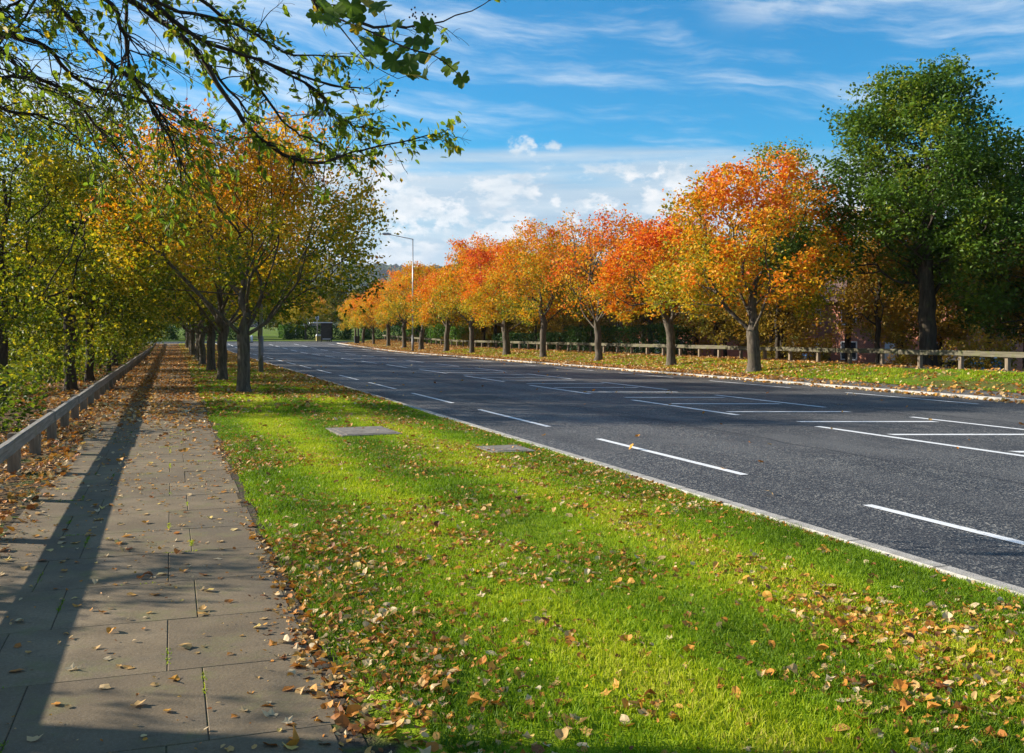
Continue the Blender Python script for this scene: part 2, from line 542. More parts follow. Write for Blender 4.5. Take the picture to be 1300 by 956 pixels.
    c = N.mix(N.maprange(N.noise(P, 3.0, 4), 0.55, 0.7, 0, 0.6), c, (0.09, 0.09, 0.035))
    finish(N, c, 0.88, f, 0.5, 0.01, spec=0.2)
    M['path_asphalt'] = m

    # road paint, worn
    m, N = material('road_paint')
    P = pos(N)
    wear = N.noise(P, 26.0, 6, 0.7)
    w2 = N.noise(P, 2.0, 3)
    k = N.maprange(N.math('ADD', wear, N.math('MULTIPLY', w2, 0.35)), 0.45, 0.60)
    c = N.mix(k, (0.17, 0.165, 0.155), (0.74, 0.73, 0.70))
    finish(N, c, 0.7, wear, 0.4, 0.006, spec=0.3)
    M['road_paint'] = m

    # kerb stone
    m, N = material('kerb')
    P = pos(N)
    n = N.noise(P, 6.0, 6, 0.65)
    f = N.noise(P, 80.0, 3)
    sx = N.n('ShaderNodeSeparateXYZ', {0: P})
    jt = N.math('PINGPONG', sx.outputs[1], 0.4575)
    c = N.ramp(N.math('ADD', N.math('MULTIPLY', n, 0.7), N.math('MULTIPLY', f, 0.3)), [(0.3, (0.22, 0.195, 0.16)), (0.55, (0.44, 0.40, 0.34)), (0.75, (0.58, 0.54, 0.47))])
    c = N.mix(N.maprange(jt, 0.008, 0.02, 0.8, 0.0), c, (0.06, 0.055, 0.04))
    finish(N, c, 0.85, f, 0.5, 0.01)
    M['kerb'] = m

    # weathered fence timber: grain along the rail (object Y)
    m, N = material('timber')
    P = objc(N)
    mp = N.n('ShaderNodeMapping', {'Vector': P, 'Scale': (26, 1.3, 26)})
    n = N.noise(mp.outputs[0], 1.0, 8, 0.6, 0.6)
    n2 = N.noise(P, 2.6, 4)
    c = N.ramp(n, [(0.25, (0.11, 0.095, 0.075)), (0.5, (0.25, 0.22, 0.18)), (0.75, (0.37, 0.335, 0.28))])
    c = N.mix(N.maprange(n2, 0.5, 0.72, 0, 0.5), c, (0.17, 0.16, 0.075))
    finish(N, c, 0.85, n, 0.7, 0.01, spec=0.2)
    M['timber'] = m
    m, N = material('timber_mossy')
    P = objc(N)
    mp = N.n('ShaderNodeMapping', {'Vector': P, 'Scale': (22, 1.1, 22)})
    n = N.noise(mp.outputs[0], 1.0, 8, 0.6, 0.6)
    c = N.ramp(n, [(0.25, (0.05, 0.043, 0.028)), (0.5, (0.12, 0.105, 0.07)), (0.75, (0.21, 0.185, 0.13))])
    c = N.mix(N.maprange(N.noise(P, 3.0, 5), 0.45, 0.68, 0, 0.7), c, (0.11, 0.115, 0.04))
    finish(N, c, 0.88, n, 0.7, 0.01, spec=0.15)
    M['timber_mossy'] = m
    m, N = material('timber_post')
    P = objc(N)
    mp = N.n('ShaderNodeMapping', {'Vector': P, 'Scale': (24, 24, 2)})
    n = N.noise(mp.outputs[0], 1.0, 7, 0.6, 0.5)
    c = N.ramp(n, [(0.25, (0.09, 0.068, 0.045)), (0.6, (0.24, 0.185, 0.125)), (0.8, (0.33, 0.27, 0.19))])
    finish(N, c, 0.88, n, 0.7, 0.01, spec=0.2)
    M['timber_post'] = m

    def plain(name, col, rough=0.5, metal=0.0, spec=0.4, var=0.25, scale=6.0):
        m, N = material(name)
        n = N.noise(objc(N), scale, 5, 0.6)
        dark = tuple(v * (1 - var) for v in col)
        lite = tuple(min(1, v * (1 + var)) for v in col)
        finish(N, N.ramp(n, [(0.3, dark), (0.7, lite)]), rough, n, 0.08, 0.01, spec, metal)
        M[name] = m
    plain('steel', (0.36, 0.36, 0.35), 0.45, 0.55, 0.5, 0.12, 3)
    plain('steel_dark', (0.19, 0.18, 0.17), 0.6, 0.3, 0.4, 0.2, 3)
    plain('lamp_head', (0.30, 0.31, 0.32), 0.4, 0.4)
    plain('lamp_glass', (0.45, 0.46, 0.46), 0.15)
    plain('dark_frame', (0.018, 0.019, 0.022), 0.35)
    plain('poster_dark', (0.045, 0.05, 0.05), 0.2)
    plain('white_panel', (0.72, 0.73, 0.74), 0.4, var=0.06)
    plain('blue_grey', (0.10, 0.14, 0.20), 0.5)
    plain('yellow_plastic', (0.45, 0.36, 0.10), 0.5)
    plain('bin_black', (0.02, 0.024, 0.03), 0.45)
    plain('cover_concrete', (0.19, 0.165, 0.135), 0.9, 0, 0.2, 0.35, 9)
    plain('roof_tile', (0.11, 0.065, 0.05), 0.8, 0, 0.2, 0.3, 5)
    plain('upvc', (0.70, 0.70, 0.68), 0.4, var=0.05)
    plain('window_glass', (0.03, 0.035, 0.045), 0.08, 0, 0.6, 0.2)
    plain('car_white', (0.72, 0.73, 0.75), 0.25, 0, 0.5, 0.03)
    plain('car_blue', (0.05, 0.16, 0.36), 0.25, 0, 0.5, 0.05)
    plain('car_silver', (0.42, 0.44, 0.46), 0.3, 0.4, 0.5, 0.05)
    plain('tyre', (0.02, 0.02, 0.02), 0.8)
    plain('berry', (0.012, 0.012, 0.02), 0.35)
    plain('red_lamp', (0.4, 0.02, 0.02), 0.2)

    # brick
    m, N = material('brick')
    P = objc(N)
    b = N.n('ShaderNodeTexBrick', {'Vector': N.comb(N.math('ADD', N.n('ShaderNodeSeparateXYZ', {0: P}).outputs[0], N.n('ShaderNodeSeparateXYZ', {0: P}).outputs[1]), N.n('ShaderNodeSeparateXYZ', {0: P}).outputs[2]),
                                   'Color1': (0.48, 0.15, 0.065, 1), 'Color2': (0.38, 0.105, 0.05, 1), 'Mortar': (0.36, 0.31, 0.26, 1), 'Scale': 1.0, 'Mortar Size': 0.008, 'Brick Width': 0.225, 'Row Height': 0.075})
    finish(N, N.mix(N.maprange(N.noise(P, 1.2, 4), 0.4, 0.7, 0, 0.4), b.outputs[0], (0.30, 0.09, 0.045)), 0.9, b.outputs[1], 0.3, 0.01)
    M['brick'] = m

    # wooded hillside
    m, N = material('hillside')
    P = pos(N)
    v = N.n('ShaderNodeTexVoronoi', {'Vector': P, 'Scale': 0.045})
    n = N.noise(P, 0.006, 5, 0.6)
    s = N.n('ShaderNodeSeparateColor', {0: v.outputs['Color']})
    c = N.ramp(s.outputs[0], [(0, (0.008, 0.02, 0.008)), (0.5, (0.025, 0.05, 0.014)), (0.8, (0.06, 0.075, 0.02)), (1, (0.13, 0.09, 0.025))])
    c = N.mix(N.maprange(n, 0.62, 0.66, 0, 0.7), c, (0.10, 0.14, 0.04))
    finish(N, c, 0.95, v.outputs[0], 1.0, 6.0, spec=0.05)
    M['hillside'] = m


make_materials()

# ------------------------------------------------------------------ the setting
def strip(name, xs, ys, zf, mat, skirt=0.0, jitter=None):
    xs = np.asarray(xs, float); ys = np.asarray(ys, float)
    X, Y = np.meshgrid(xs, ys)
    if jitter is not None:
        X = jitter(X, Y)
    Z = zf(X, Y)
    nx, ny = len(xs), len(ys)
    V = np.stack([X, Y, Z], -1).reshape(-1, 3)
    i = np.arange(nx * ny).reshape(ny, nx)
    Fq = np.stack([i[:-1, :-1], i[:-1, 1:], i[1:, 1:], i[1:, :-1]], -1).reshape(-1, 4)
    o = mesh_obj(name, V, Fq, mat, smooth=True)
    return tag(o, kind='structure')


YR = np.concatenate([np.linspace(-14, 60, 75), np.linspace(62, 124, 32)])

# left woodland floor, up to the edge of the paving
strip('woodland_ground', np.concatenate([np.linspace(-90, -10, 17), np.linspace(-9, PATH0 - 0.02, 26)]), YR,
      lambda X, Y: g(X, Y) - 0.012 + 0.05 * (fbm(X * 0.9, Y * 0.9, 2) - 0.5) * sstep(-1.3, -2.0, X), M['woodland_floor'])
# bedding soil under the paving joints
strip('path_bedding', np.linspace(PATH0 - 0.06, PATH1 + 0.08, 8), YR, lambda X, Y: g(X, Y) - 0.0032, M['soil'])
# lawn of the near verge


def lawn_z(X, Y):
    X = np.asarray(X, float)
    e = sstep(PATH1, PATH1 + 0.3, X) * sstep(KERB0 + 0.02, KERB0 - 0.35, X)
    return g(X, Y) - 0.016 + e * (0.035 + 0.05 * (fbm(np.asarray(X) * 0.7, np.asarray(Y) * 0.5, 5) - 0.4))


strip('lawn', np.concatenate([np.linspace(PATH1 + 0.0, 1.4, 12), np.linspace(1.5, KERB0 + 0.01, 22)]),
      np.concatenate([np.linspace(-6, 30, 145), np.linspace(31, 124, 80)]), lawn_z, M['lawn'])


def solid_strip(name, x0, x1, ys, z_top, z_bot, mat, chamfer=0.012):
    """a long kerb: top face with small chamfers and two sides, following the ground"""
    prof = [(x0, z_bot), (x0, z_top - chamfer), (x0 + chamfer, z_top), (x1 - chamfer, z_top), (x1, z_top - chamfer), (x1, z_bot)]
    V, Fq = [], []
    n = len(prof)
    for y in ys:
        b = float(rise(y))
        for (px, pz) in prof:
            V.append((px, y, pz + b))
    for k in range(len(ys) - 1):
        for j in range(n - 1):
            a = k * n + j
            Fq.append((a, a + 1, a + n + 1, a + n))
    return tag(mesh_obj(name, V, np.array(Fq), mat), kind='structure')


solid_strip('kerb', KERB0, ROAD0, YR, 0.012, -0.3, M['kerb'])
solid_strip('kerb', ROAD1, KERB1, YR, 0.022, -0.3, M['kerb'])


def road_z(X, Y):
    X = np.asarray(X, float)
    c = (X - (ROAD0 + ROAD1) / 2) / ((ROAD1 - ROAD0) / 2)
    return ROADZ + 0.0 * c + rise(Y)


strip('road', np.linspace(ROAD0 - 0.02, ROAD1 + 0.02, 16), np.concatenate([YR, [124.5]]), road_z, M['asphalt'])
strip('side_road', np.linspace(-120, 140, 53), np.linspace(124.02, 135, 6), lambda X, Y: ROADZ + rise(Y) + 0.003, M['asphalt'])
EDGE1 = 20.7
strip('edging_path', np.linspace(KERB1 - 0.01, EDGE1 + 0.05, 5), YR, lambda X, Y: g(X, Y) + 0.014, M['path_asphalt'])
strip('verge', np.linspace(EDGE1, 24.45, 20), YR,
      lambda X, Y: g(X, Y) + 0.03 + 0.06 * (fbm(X * 0.8, Y * 0.6, 9) - 0.5) * sstep(EDGE1, EDGE1 + 0.6, X) * sstep(24.45, 24.0, X), M['verge_far'])
strip('rail_path', np.linspace(24.42, 26.2, 6), YR, lambda X, Y: g(X, Y) + 0.016, M['path_asphalt'])
strip('wood_bank', np.concatenate([np.linspace(26.18, 36, 14), np.linspace(38, 140, 20)]), YR,
      lambda X, Y: g(X, Y) - 0.005 + 0.1 * (fbm(X * 0.4, Y * 0.4, 3) - 0.5) * sstep(26.2, 28, X), M['woodland_floor'])
strip('far_grass', np.linspace(-160, 220, 60), np.linspace(135.02, 330, 40), lambda X, Y: g(0 * X, Y) + 0.03, M['verge_far'])
# the land beyond, as one sheet out to the horizon
rr = np.array([0, 60, 200, 500, 1000, 2000, 4000, 7000], float)
aa = np.linspace(0, 2 * pi, 49)
RRm, AAm = np.meshgrid(rr, aa)
strip_V = np.stack([RRm * np.cos(AAm), RRm * np.sin(AAm), np.where(RRm > 400, -2.0, -3.0) - RRm * 0.0], -1).reshape(-1, 3)
ii = np.arange(len(aa) * len(rr)).reshape(len(aa), len(rr))
tag(mesh_obj('ground', strip_V, np.stack([ii[:-1, :-1], ii[:-1, 1:], ii[1:, 1:], ii[1:, :-1]], -1).reshape(-1, 4), M['hillside']), kind='structure')
# wooded hills across the valley
na, nr = 900, 70
A = np.linspace(radians(-60), radians(75), na)
R = np.linspace(900, 3200, nr)
AA, RR = np.meshgrid(A, R)
prof = 158 + 30 * (fbm(AA * 6, AA * 0, 4, 4) - 0.5) * 2
hz = prof * sstep(950, 2500, RR) + 10 * fbm(AA * 60, RR / 60, 6, 3) + 11 * vnoise(AA * 150, RR / 22, 9) + 7 * hash2(np.floor(AA * 420), np.floor(RR / 33), 2) - 6
hV = np.stack([RR * np.sin(AA), RR * np.cos(AA), hz], -1).reshape(-1, 3)
ii = np.arange(na * nr).reshape(nr, na)
tag(mesh_obj('hills', hV, np.stack([ii[:-1, :-1], ii[:-1, 1:], ii[1:, 1:], ii[1:, :-1]], -1).reshape(-1, 4), M['hillside'], smooth=False), kind='structure')

# paving flags: real slabs with open joints
PAVE_BUMP = []


def paving():
    rng = np.random.default_rng(3)
    V, Fq, T = [], [], []
    y = -4.0
    k = 0
    while y < 124:
        L = 0.9
        js = [PATH0, -0.82, -0.02, PATH1] if k % 2 == 0 else [PATH0, -0.62, 0.14, PATH1]
        for a, b in zip(js[:-1], js[1:]):
            gp = 0.0016 + rng.random() * 0.0016
            x0, x1, y0, y1 = a + gp, b - gp, y + gp, y + L - gp
            if b == PATH1:
                x1 += rng.uniform(-0.02, 0.03)
            dz = rng.normal(0, 0.0009, 4)
            bz = [float(rise(y0)), float(rise(y1))]
            ch = 0.003
            n = len(V)
            top = [(x0 + ch, y0 + ch, dz[0] + bz[0]), (x1 - ch, y0 + ch, dz[1] + bz[0]), (x1 - ch, y1 - ch, dz[2] + bz[1]), (x0 + ch, y1 - ch, dz[3] + bz[1])]
            mid = [(x0, y0, dz[0] + bz[0] - ch), (x1, y0, dz[1] + bz[0] - ch), (x1, y1, dz[2] + bz[1] - ch), (x0, y1, dz[3] + bz[1] - ch)]
            bot = [(p[0], p[1], p[2] - 0.05) for p in mid]
            V += top + mid + bot
            Fq.append((n, n + 1, n + 2, n + 3))
            for q in range(4):
                r = (q + 1) % 4
                Fq.append((n + 4 + q, n + 4 + r, n + r, n + q))
                Fq.append((n + 8 + q, n + 8 + r, n + 4 + r, n + 4 + q))
            T += [rng.random()] * 9
        y += L
        k += 1
    tag(mesh_obj('footpath', V, np.array(Fq), M['paving'], tint=T), kind='structure')


paving()

# road markings as thin sheets over the asphalt


def marking(name, quads):
    V, Fq = [], []
    for q in quads:
        n = len(V)
        # subdivide along the long side so that they follow the rising road
        (ax, ay), (bx, by), (cx, cy), (dx, dy) = q
        S = 6
        for s in range(S + 1):
            t = s / S
            for (px, py) in ((ax + (dx - ax) * t, ay + (dy - ay) * t), (bx + (cx - bx) * t, by + (cy - by) * t)):
                V.append((px, py, ROADZ + 0.005 + float(rise(py))))
        for s in range(S):
            i = n + 2 * s
            Fq.append((i, i + 1, i + 3, i + 2))
    return tag(mesh_obj(name, V, np.array(Fq), M['road_paint']), kind='structure')


def dashes(x, w, y0, L, per, ymax=122, ymin=-8):
    k0 = int(math.floor((ymin - y0) / per))
    out = []
    k = k0
    while y0 + k * per < ymax:
        a = y0 + k * per
        out.append(((x - w / 2, a), (x + w / 2, a), (x + w / 2, a + L), (x - w / 2, a + L)))
        k += 1
    return out


marking('lane_marking', dashes(6.38, 0.11, 10.2, 4.25, 6.43) + dashes(18.05, 0.11, 18.7, 4.9, 7.57))
HX0, HX1 = 10.95, 13.97
marking('hatch_border_marking', dashes(HX0, 0.13, 17.75, 4.95, 7.57, 118) + dashes(HX1, 0.13, 19.0, 4.8, 7.57, 118))
dg = []
yy = 13.5 - 2.54 * 8
while yy < 117:
    dg.append(((HX0 + 0.25, yy - 0.1), (HX0 + 0.25, yy + 0.1), (HX1 - 0.3, yy - 0.72), (HX1 - 0.3, yy - 0.92)))
    yy += 2.54
marking('hatch_marking', [(a, d, c, b) for (a, b, c, d) in [(q[0], q[1], q[2], q[3]) for q in dg]])
marking('give_way_marking', [((-6, 123.3), (-6, 123.5), (4.6, 123.5), (4.6, 123.3))])

# ------------------------------------------------------------------ foliage tools
def leaf_cloud(rng, C, size, jit=0.3, droop=0.0, up=0.5, nv=4, axis=None):
    """leaves at centres C: folded two-triangle blades (nv=4) or six-point leaves (nv=6). Returns V, F list, leaf index per face"""
    n = len(C)
    nrm = rng.normal(size=(n, 3)); nrm[:, 2] = np.abs(nrm[:, 2]) * 0.6 + up
    nrm /= np.linalg.norm(nrm, axis=1, keepdims=True)
    ax = rng.normal(size=(n, 3)) if axis is None else axis + rng.normal(size=(n, 3)) * 0.45
    ax[:, 2] -= droop
    ax -= nrm * np.sum(ax * nrm, 1, keepdims=True)
    ax /= np.linalg.norm(ax, axis=1, keepdims=True) + 1e-9
    sd = np.cross(nrm, ax)
    L = size * (1 + jit * (rng.random(n) * 2 - 1))
    L = L[:, None]
    if nv == 4:
        w = 0.33
        V = np.stack([C - ax * L * .5, C + sd * L * w + nrm * L * .10 - ax * L * .05, C + ax * L * .5 - nrm * L * .08, C - sd * L * w + nrm * L * .10 - ax * L * .05], 1)
        b = (np.arange(n) * 4)[:, None]
        F = np.concatenate([b + np.array([0, 1, 2]), b + np.array([0, 2, 3])])
        idx = np.concatenate([np.arange(n), np.arange(n)])
        return V.reshape(-1, 3), [F], idx
    w = 0.24
    V = np.stack([C - ax * L * .5, C + sd * L * w - ax * L * .16 + nrm * L * .06, C + sd * L * w * .8 + ax * L * .2 + nrm * L * .04, C + ax * L * .5 - nrm * L * .10,
                  C - sd * L * w * .8 + ax * L * .2 + nrm * L * .04, C - sd * L * w - ax * L * .16 + nrm * L * .06], 1)
    b = (np.arange(n) * 6)[:, None]
    F = np.concatenate([b + np.array([0, 1, 2, 3]), b + np.array([0, 3, 4, 5])])
    idx = np.concatenate([np.arange(n), np.arange(n)])
    return V.reshape(-1, 3), [F], idx


def tubes(chains, sides=None):
    """chains: list of (points (n,3), radii (n,)); returns V, F"""
    Vs, Fs, off = [], [], 0
    for P, Rr in chains:
        P = np.asarray(P, float); Rr = np.asarray(Rr, float)
        if len(P) < 2:
            continue
        k = sides or (12 if Rr[0] > 0.09 else 7 if Rr[0] > 0.03 else 4)
        T = np.gradient(P, axis=0)
        T /= np.linalg.norm(T, axis=1, keepdims=True) + 1e-9
        u = np.cross(T[0], [0.31, 0.95, 0.1]); u /= np.linalg.norm(u)
        ang = np.arange(k) * 2 * pi / k
        ca, sa = np.cos(ang), np.sin(ang)
        rings = []
        for i in range(len(P)):
            u = u - T[i] * np.dot(u, T[i]); u /= np.linalg.norm(u) + 1e-9
            v = np.cross(T[i], u)
            rings.append(P[i] + Rr[i] * (ca[:, None] * u + sa[:, None] * v))
        V = np.concatenate(rings)
        m = len(P)
        i = np.arange(m * k).reshape(m, k)
        j = np.roll(i, -1, axis=1)
        F = np.stack([i[:-1], j[:-1], j[1:], i[1:]], -1).reshape(-1, 4)
        Vs.append(V); Fs.append(F + off); off += len(V)
    return np.concatenate(Vs), np.concatenate(Fs)


def smooth_chain(P, R, sub=3):
    P = np.asarray(P, float); R = np.asarray(R, float)
    n = len(P)
    if n < 3:
        return P, R
    out, ro = [], []
    for i in range(n - 1):
        p0, p1, p2, p3 = P[max(i - 1, 0)], P[i], P[i + 1], P[min(i + 2, n - 1)]
        for s in range(sub):
            t = s / sub
            out.append(0.5 * ((2 * p1) + (-p0 + p2) * t + (2 * p0 - 5 * p1 + 4 * p2 - p3) * t * t + (-p0 + 3 * p1 - 3 * p2 + p3) * t ** 3))
            ro.append(R[i] * (1 - t) + R[i + 1] * t)
    out.append(P[-1]); ro.append(R[-1])
    return np.array(out), np.array(ro)


def tree_meshes(name, seed, H, R, base, trunk_r, fork, npts, nleaf, lsize, leafm, barkm, prof='round', lobes=16, lobe_r=(0.26, 0.42), bf=0.35,
                tint=None, lean=(0, 0), sig=0.20, twig=0.006, squash=0.8, up=0.5, droop=0.15, leader=0.35, inner=0.25):
    rng = np.random.default_rng(seed)
    # crown lobes
    cs, rs = [], []
    for k in range(lobes):
        zr = (k + rng.random()) / lobes
        zr = zr ** 0.9
        if prof == 'round':
            pr = math.sqrt(max(0.02, 1 - (1.75 * zr - 0.72) ** 2))
        elif prof == 'dome':
            pr = math.sqrt(max(0.03, 1 - (1.22 * zr - 0.32) ** 2))
        elif prof == 'full':
            pr = math.sqrt(max(0.03, 1 - (1.62 * zr - 0.60) ** 2))
        elif prof == 'vase':
            pr = math.sqrt(max(0.05, 1 - (1.5 * zr - 0.66) ** 2)) * (0.8 + 0.25 * zr)
        elif prof == 'cone':
            pr = 0.16 + 0.86 * (1 - zr) ** 0.58 * min(1, 0.75 + zr * 2)
        else:  # column
            pr = 0.75 + 0.25 * sin(zr * pi)
        az = k * 2.39996 + rng.normal(0, 0.4)
        lr = R * rng.uniform(*lobe_r)
        rad = max(0.0, R * pr - lr * 0.75) * rng.uniform(0.65, 1.12)
        lr *= (1.15 - 0.35 * zr) if prof == 'cone' else 1.0
        zc = base + lr * squash + zr * (H - base - lr * squash * 1.6)
        cs.append((rad * cos(az) + lean[0] * zr, rad * sin(az) + lean[1] * zr, zc)); rs.append(lr)
    for k in range(max(2, int(lobes * inner))):
        zr = rng.random()
        cs.append((rng.normal(0, R * 0.2), rng.normal(0, R * 0.2), base + (H - base) * (0.2 + 0.6 * zr))); rs.append(R * 0.32)
    cs, rs = np.array(cs), np.array(rs)
    pk = rng.choice(len(cs), npts, p=rs ** 2 / np.sum(rs ** 2))
    d = rng.normal(size=(npts, 3)); d /= np.linalg.norm(d, axis=1, keepdims=True)
    rad = rng.random(npts) ** 0.45
    pts = cs[pk] + d * (rad * rs[pk])[:, None] * np.array([1, 1, squash])
    pts[:, 2] = np.clip(pts[:, 2], base * 0.85, H)
    # trunk
    nodes, par = [], []
    nt = 5
    for i in range(nt + 1):
        t = i / nt
        nodes.append((rng.normal(0, 0.02) * (i > 0) + lean[0] * 0.1 * t, rng.normal(0, 0.02) * (i > 0) + lean[1] * 0.1 * t, fork * t)); par.append(i - 1)
    nl = 5
    top = fork + (H - fork) * leader
    for i in range(1, nl + 1):
        t = i / nl
        nodes.append((lean[0] * (0.1 + 0.5 * t) + rng.normal(0, 0.07), lean[1] * (0.1 + 0.5 * t) + rng.normal(0, 0.07), fork + (top - fork) * t)); par.append(len(nodes) - 2)
    base_n = len(nodes)
    allp = np.concatenate([np.array(nodes), pts])
    n = len(allp)
    plen = np.zeros(n)
    parent = np.full(n, -1)
    for i in range(1, base_n):
        parent[i] = par[i]
        plen[i] = plen[par[i]] + np.linalg.norm(allp[i] - allp[par[i]])
    best = np.full(n, 1e9); bp = np.full(n, -1)
    todo = np.ones(n, bool); todo[:base_n] = False

    def relax(i):
        nonlocal best, bp
        dd = np.linalg.norm(allp - allp[i], axis=1)
        # a branch would rather rise than hang
        dz = allp[:, 2] - allp[i][2]
        c = dd * (1 + 0.45 * np.clip(-dz / (dd + 1e-6), 0, 1)) + bf * plen[i]
        if i < base_n or plen[i] < fork + 0.9:
            c = c + dd * 2.2 * np.clip(0.62 - dz / (dd + 1e-6), 0, 1)
        m = todo & (c < best)
        best[m] = c[m]; bp[m] = i
    for i in range(nt, base_n):
        relax(i)
    order = list(range(base_n))
    for _ in range(npts):
        c = np.where(todo, best, 1e9)
        i = int(np.argmin(c))
        todo[i] = False
        parent[i] = bp[i]
        plen[i] = plen[bp[i]] + np.linalg.norm(allp[i] - allp[bp[i]])
        order.append(i)
        relax(i)
    cnt = np.ones(n)
    for i in reversed(order):
        if parent[i] >= 0:
            cnt[parent[i]] += cnt[i]
    pw = math.log(trunk_r / twig) / math.log(cnt[0])
    rad = twig * cnt ** pw
    rad[base_n:] *= 0.66
    kids = [[] for _ in range(n)]
    for i in order:
        if parent[i] >= 0:
            kids[parent[i]].append(i)
    chains = []
    stack = [(0, None)]
    while stack:
        i, fr = stack.pop()
        P = [] if fr is None else [allp[fr]]
        Rr = [] if fr is None else [min(rad[fr], rad[i] * 1.25)]
        cur = i
        while True:
            P.append(allp[cur]); Rr.append(rad[cur])
            ks = sorted(kids[cur], key=lambda k: -cnt[k])
            if not ks:
                break
            for k in ks[1:]:
                stack.append((k, cur))
            cur = ks[0]
        P = np.array(P); Rr = np.array(Rr)
        if len(P) > 2 and fr is not None:
            P[1:-1] += rng.normal(0, 0.02, (len(P) - 2, 3))
        P, Rr = smooth_chain(P, Rr, 4 if Rr[0] > 0.06 else 2)
        if fr is None:
            Rr = Rr * (1 + 0.55 * np.exp(-P[:, 2] / 0.16))
        chains.append((P, Rr))
    TV, TF = tubes(chains)
    TV[:, 2] -= 0.05 * (TV[:, 2] < 0.02)
    tm = mesh_data(name + '_trunk', TV, TF, barkm, smooth=True)
    # leaves along the outer twigs
    tips = [i for i in range(base_n, n) if cnt[i] <= 5]
    sel = rng.choice(tips, nleaf)
    t = rng.random(nleaf)[:, None]
    C = allp[sel] * (1 - t * 0.7) + allp[parent[sel]] * t * 0.7 + rng.normal(0, sig, (nleaf, 3)) * np.array([1, 1, 0.75])
    V, F, idx = leaf_cloud(rng, C, lsize, 0.35, droop, up)
    zr = np.clip((C[:, 2] - base) / (H - base), 0, 1)
    rr_ = np.linalg.norm(C[:, :2], axis=1) / R
    clump = fbm(C[:, 0] * 1.1 + C[:, 2] * 0.9 + seed, C[:, 1] * 1.1 + C[:, 2] * 0.7, seed * 1.7, 2)
    tv = (tint or (lambda z, r, c, q: 0.5 * c + 0.5 * q))(zr, rr_, clump, rng.random(nleaf))
    cm = mesh_data(name + '_crown', V, F, leafm, tint=np.clip(tv, 0.01, 0.99)[idx])
    return tm, cm


def place_tree(name, meshes, loc, rz, s, label, cat='tree', group=None, sz=None):
    o = empty(name, loc, rz)
    o.scale = (s, s, sz or s)
    tag(o, label, cat, group)
    link(bpy.data.objects.new('trunk', meshes[0]), o)
    link(bpy.data.objects.new('crown', meshes[1]), o)
    return o


ORD = ['first', 'second', 'third', 'fourth', 'fifth', 'sixth', 'seventh', 'eighth', 'ninth', 'tenth', 'eleventh', 'twelfth', 'thirteenth', 'fourteenth', 'fifteenth']

# --- avenue trees on the near verge
tv_verge = lambda z, r, c, q: 0.0 + 0.62 * z + 0.22 * r + 0.6 * (c - 0.5) + 0.34 * (q - 0.5)
VG = [tree_meshes('verge_tree', 11 + 3 * i, 7.5, 4.6, 1.8, 0.165, 1.55, 1000, 26000, 0.11, M['leaf_verge'], M['bark_grey'], 'dome', 27, (0.21, 0.32), 0.55, tv_verge, twig=0.006, squash=0.8, leader=0.25) for i in range(2)]
ROWY = [27.5, 35.2, 44.2, 53.0, 61.2, 69.6, 78.0, 86.2, 94.5, 103.0, 111.5]
for i, y in enumerate(ROWY):
    x = [1.82, 1.62, 1.58][i] if i < 3 else 1.55 + 0.08 * ((i * 7) % 3 - 1)
    lab = 'nearest avenue tree on the left verge, low forked grey trunk with orange and green leaves' if i == 0 else \
          '%s tree back in the avenue row between the paved footpath and the road' % ORD[i]
    place_tree('avenue_tree', VG[i % 2], (x, y, gz(x, y) - 0.02), [0.4, 2.2, 4.0, 1.2, 5.3, 3.1, 0.1][i % 7], [1.0, 0.97, 1.04, 0.95][i % 4], lab, 'tree', 'avenue trees on the near verge')

# --- orange row on the far verge
tv_or = lambda z, r, c, q: 0.035 + 0.50 * z ** 0.8 + 0.08 * r + 0.85 * (c - 0.5) + 0.50 * (q - 0.5)
OR = [tree_meshes('orange_tree', 51 + 5 * i, [8.3, 7.0, 7.9, 8.3][i], [4.0, 3.5, 3.3, 3.6][i], 1.75, [0.22, 0.19, 0.185, 0.20][i], 1.55, 760, [21000, 15500, 6000, 16500][i], 0.14, M['leaf_orange'], M['bark_grey'],
                  ['dome', 'dome', 'vase', 'dome'][i], 24, (0.24, 0.37), 0.5, tv_or, sig=0.2, lean=[(0.2, 0.1), (-0.1, 0.3), (0.1, 0), (0.1, -0.2)][i]) for i in range(4)]
OPX = [(21.3, 33.4, 0, 0.3, 1.0), (21.5, 40.5, 1, 1.9, 1.0), (21.5, 48.7, 2, 0.0, 1.0), (21.5, 57.0, 3, 4.2, 0.98), (21.6, 64.3, 0, 2.1, 1.02), (21.4, 72.0, 3, 0.8, 1.0), (21.5, 79.7, 1, 3.6, 1.06),
       (21.5, 88.5, 0, 5.0, 0.95), (21.5, 95.5, 3, 1.3, 0.95), (21.5, 103, 1, 2.8, 0.98), (21.5, 111, 0, 0.9, 0.72), (21.4, 117.0, 1, 5.5, 0.84), (21.3, 121.5, 3, 3.3, 0.68)]
OLAB = {0: 'largest and nearest orange tree on the far verge, stout grey trunk',
        1: 'low broad orange tree leaning slightly, beside the largest orange tree on the far verge',
        2: 'thin half bare orange tree with branches showing against the sky',
        3: 'dense red orange tree just left of the half bare orange tree'}
for i, (x, y, k, rz, s) in enumerate(OPX):
    place_tree('orange_tree', OR[k], (x, y, gz(x, y) - 0.0), rz, s * [1.08, 1.04, 1.0, 0.97, 1.05, 0.93, 1.04][i % 7], OLAB.get(i, '%s orange tree in the far verge row counting from the near end' % ORD[i]), 'tree', 'orange trees in a row on the far verge', s * [1.0, 0.98, 1.04, 1.02, 0.93, 1.06, 0.92][i % 7])

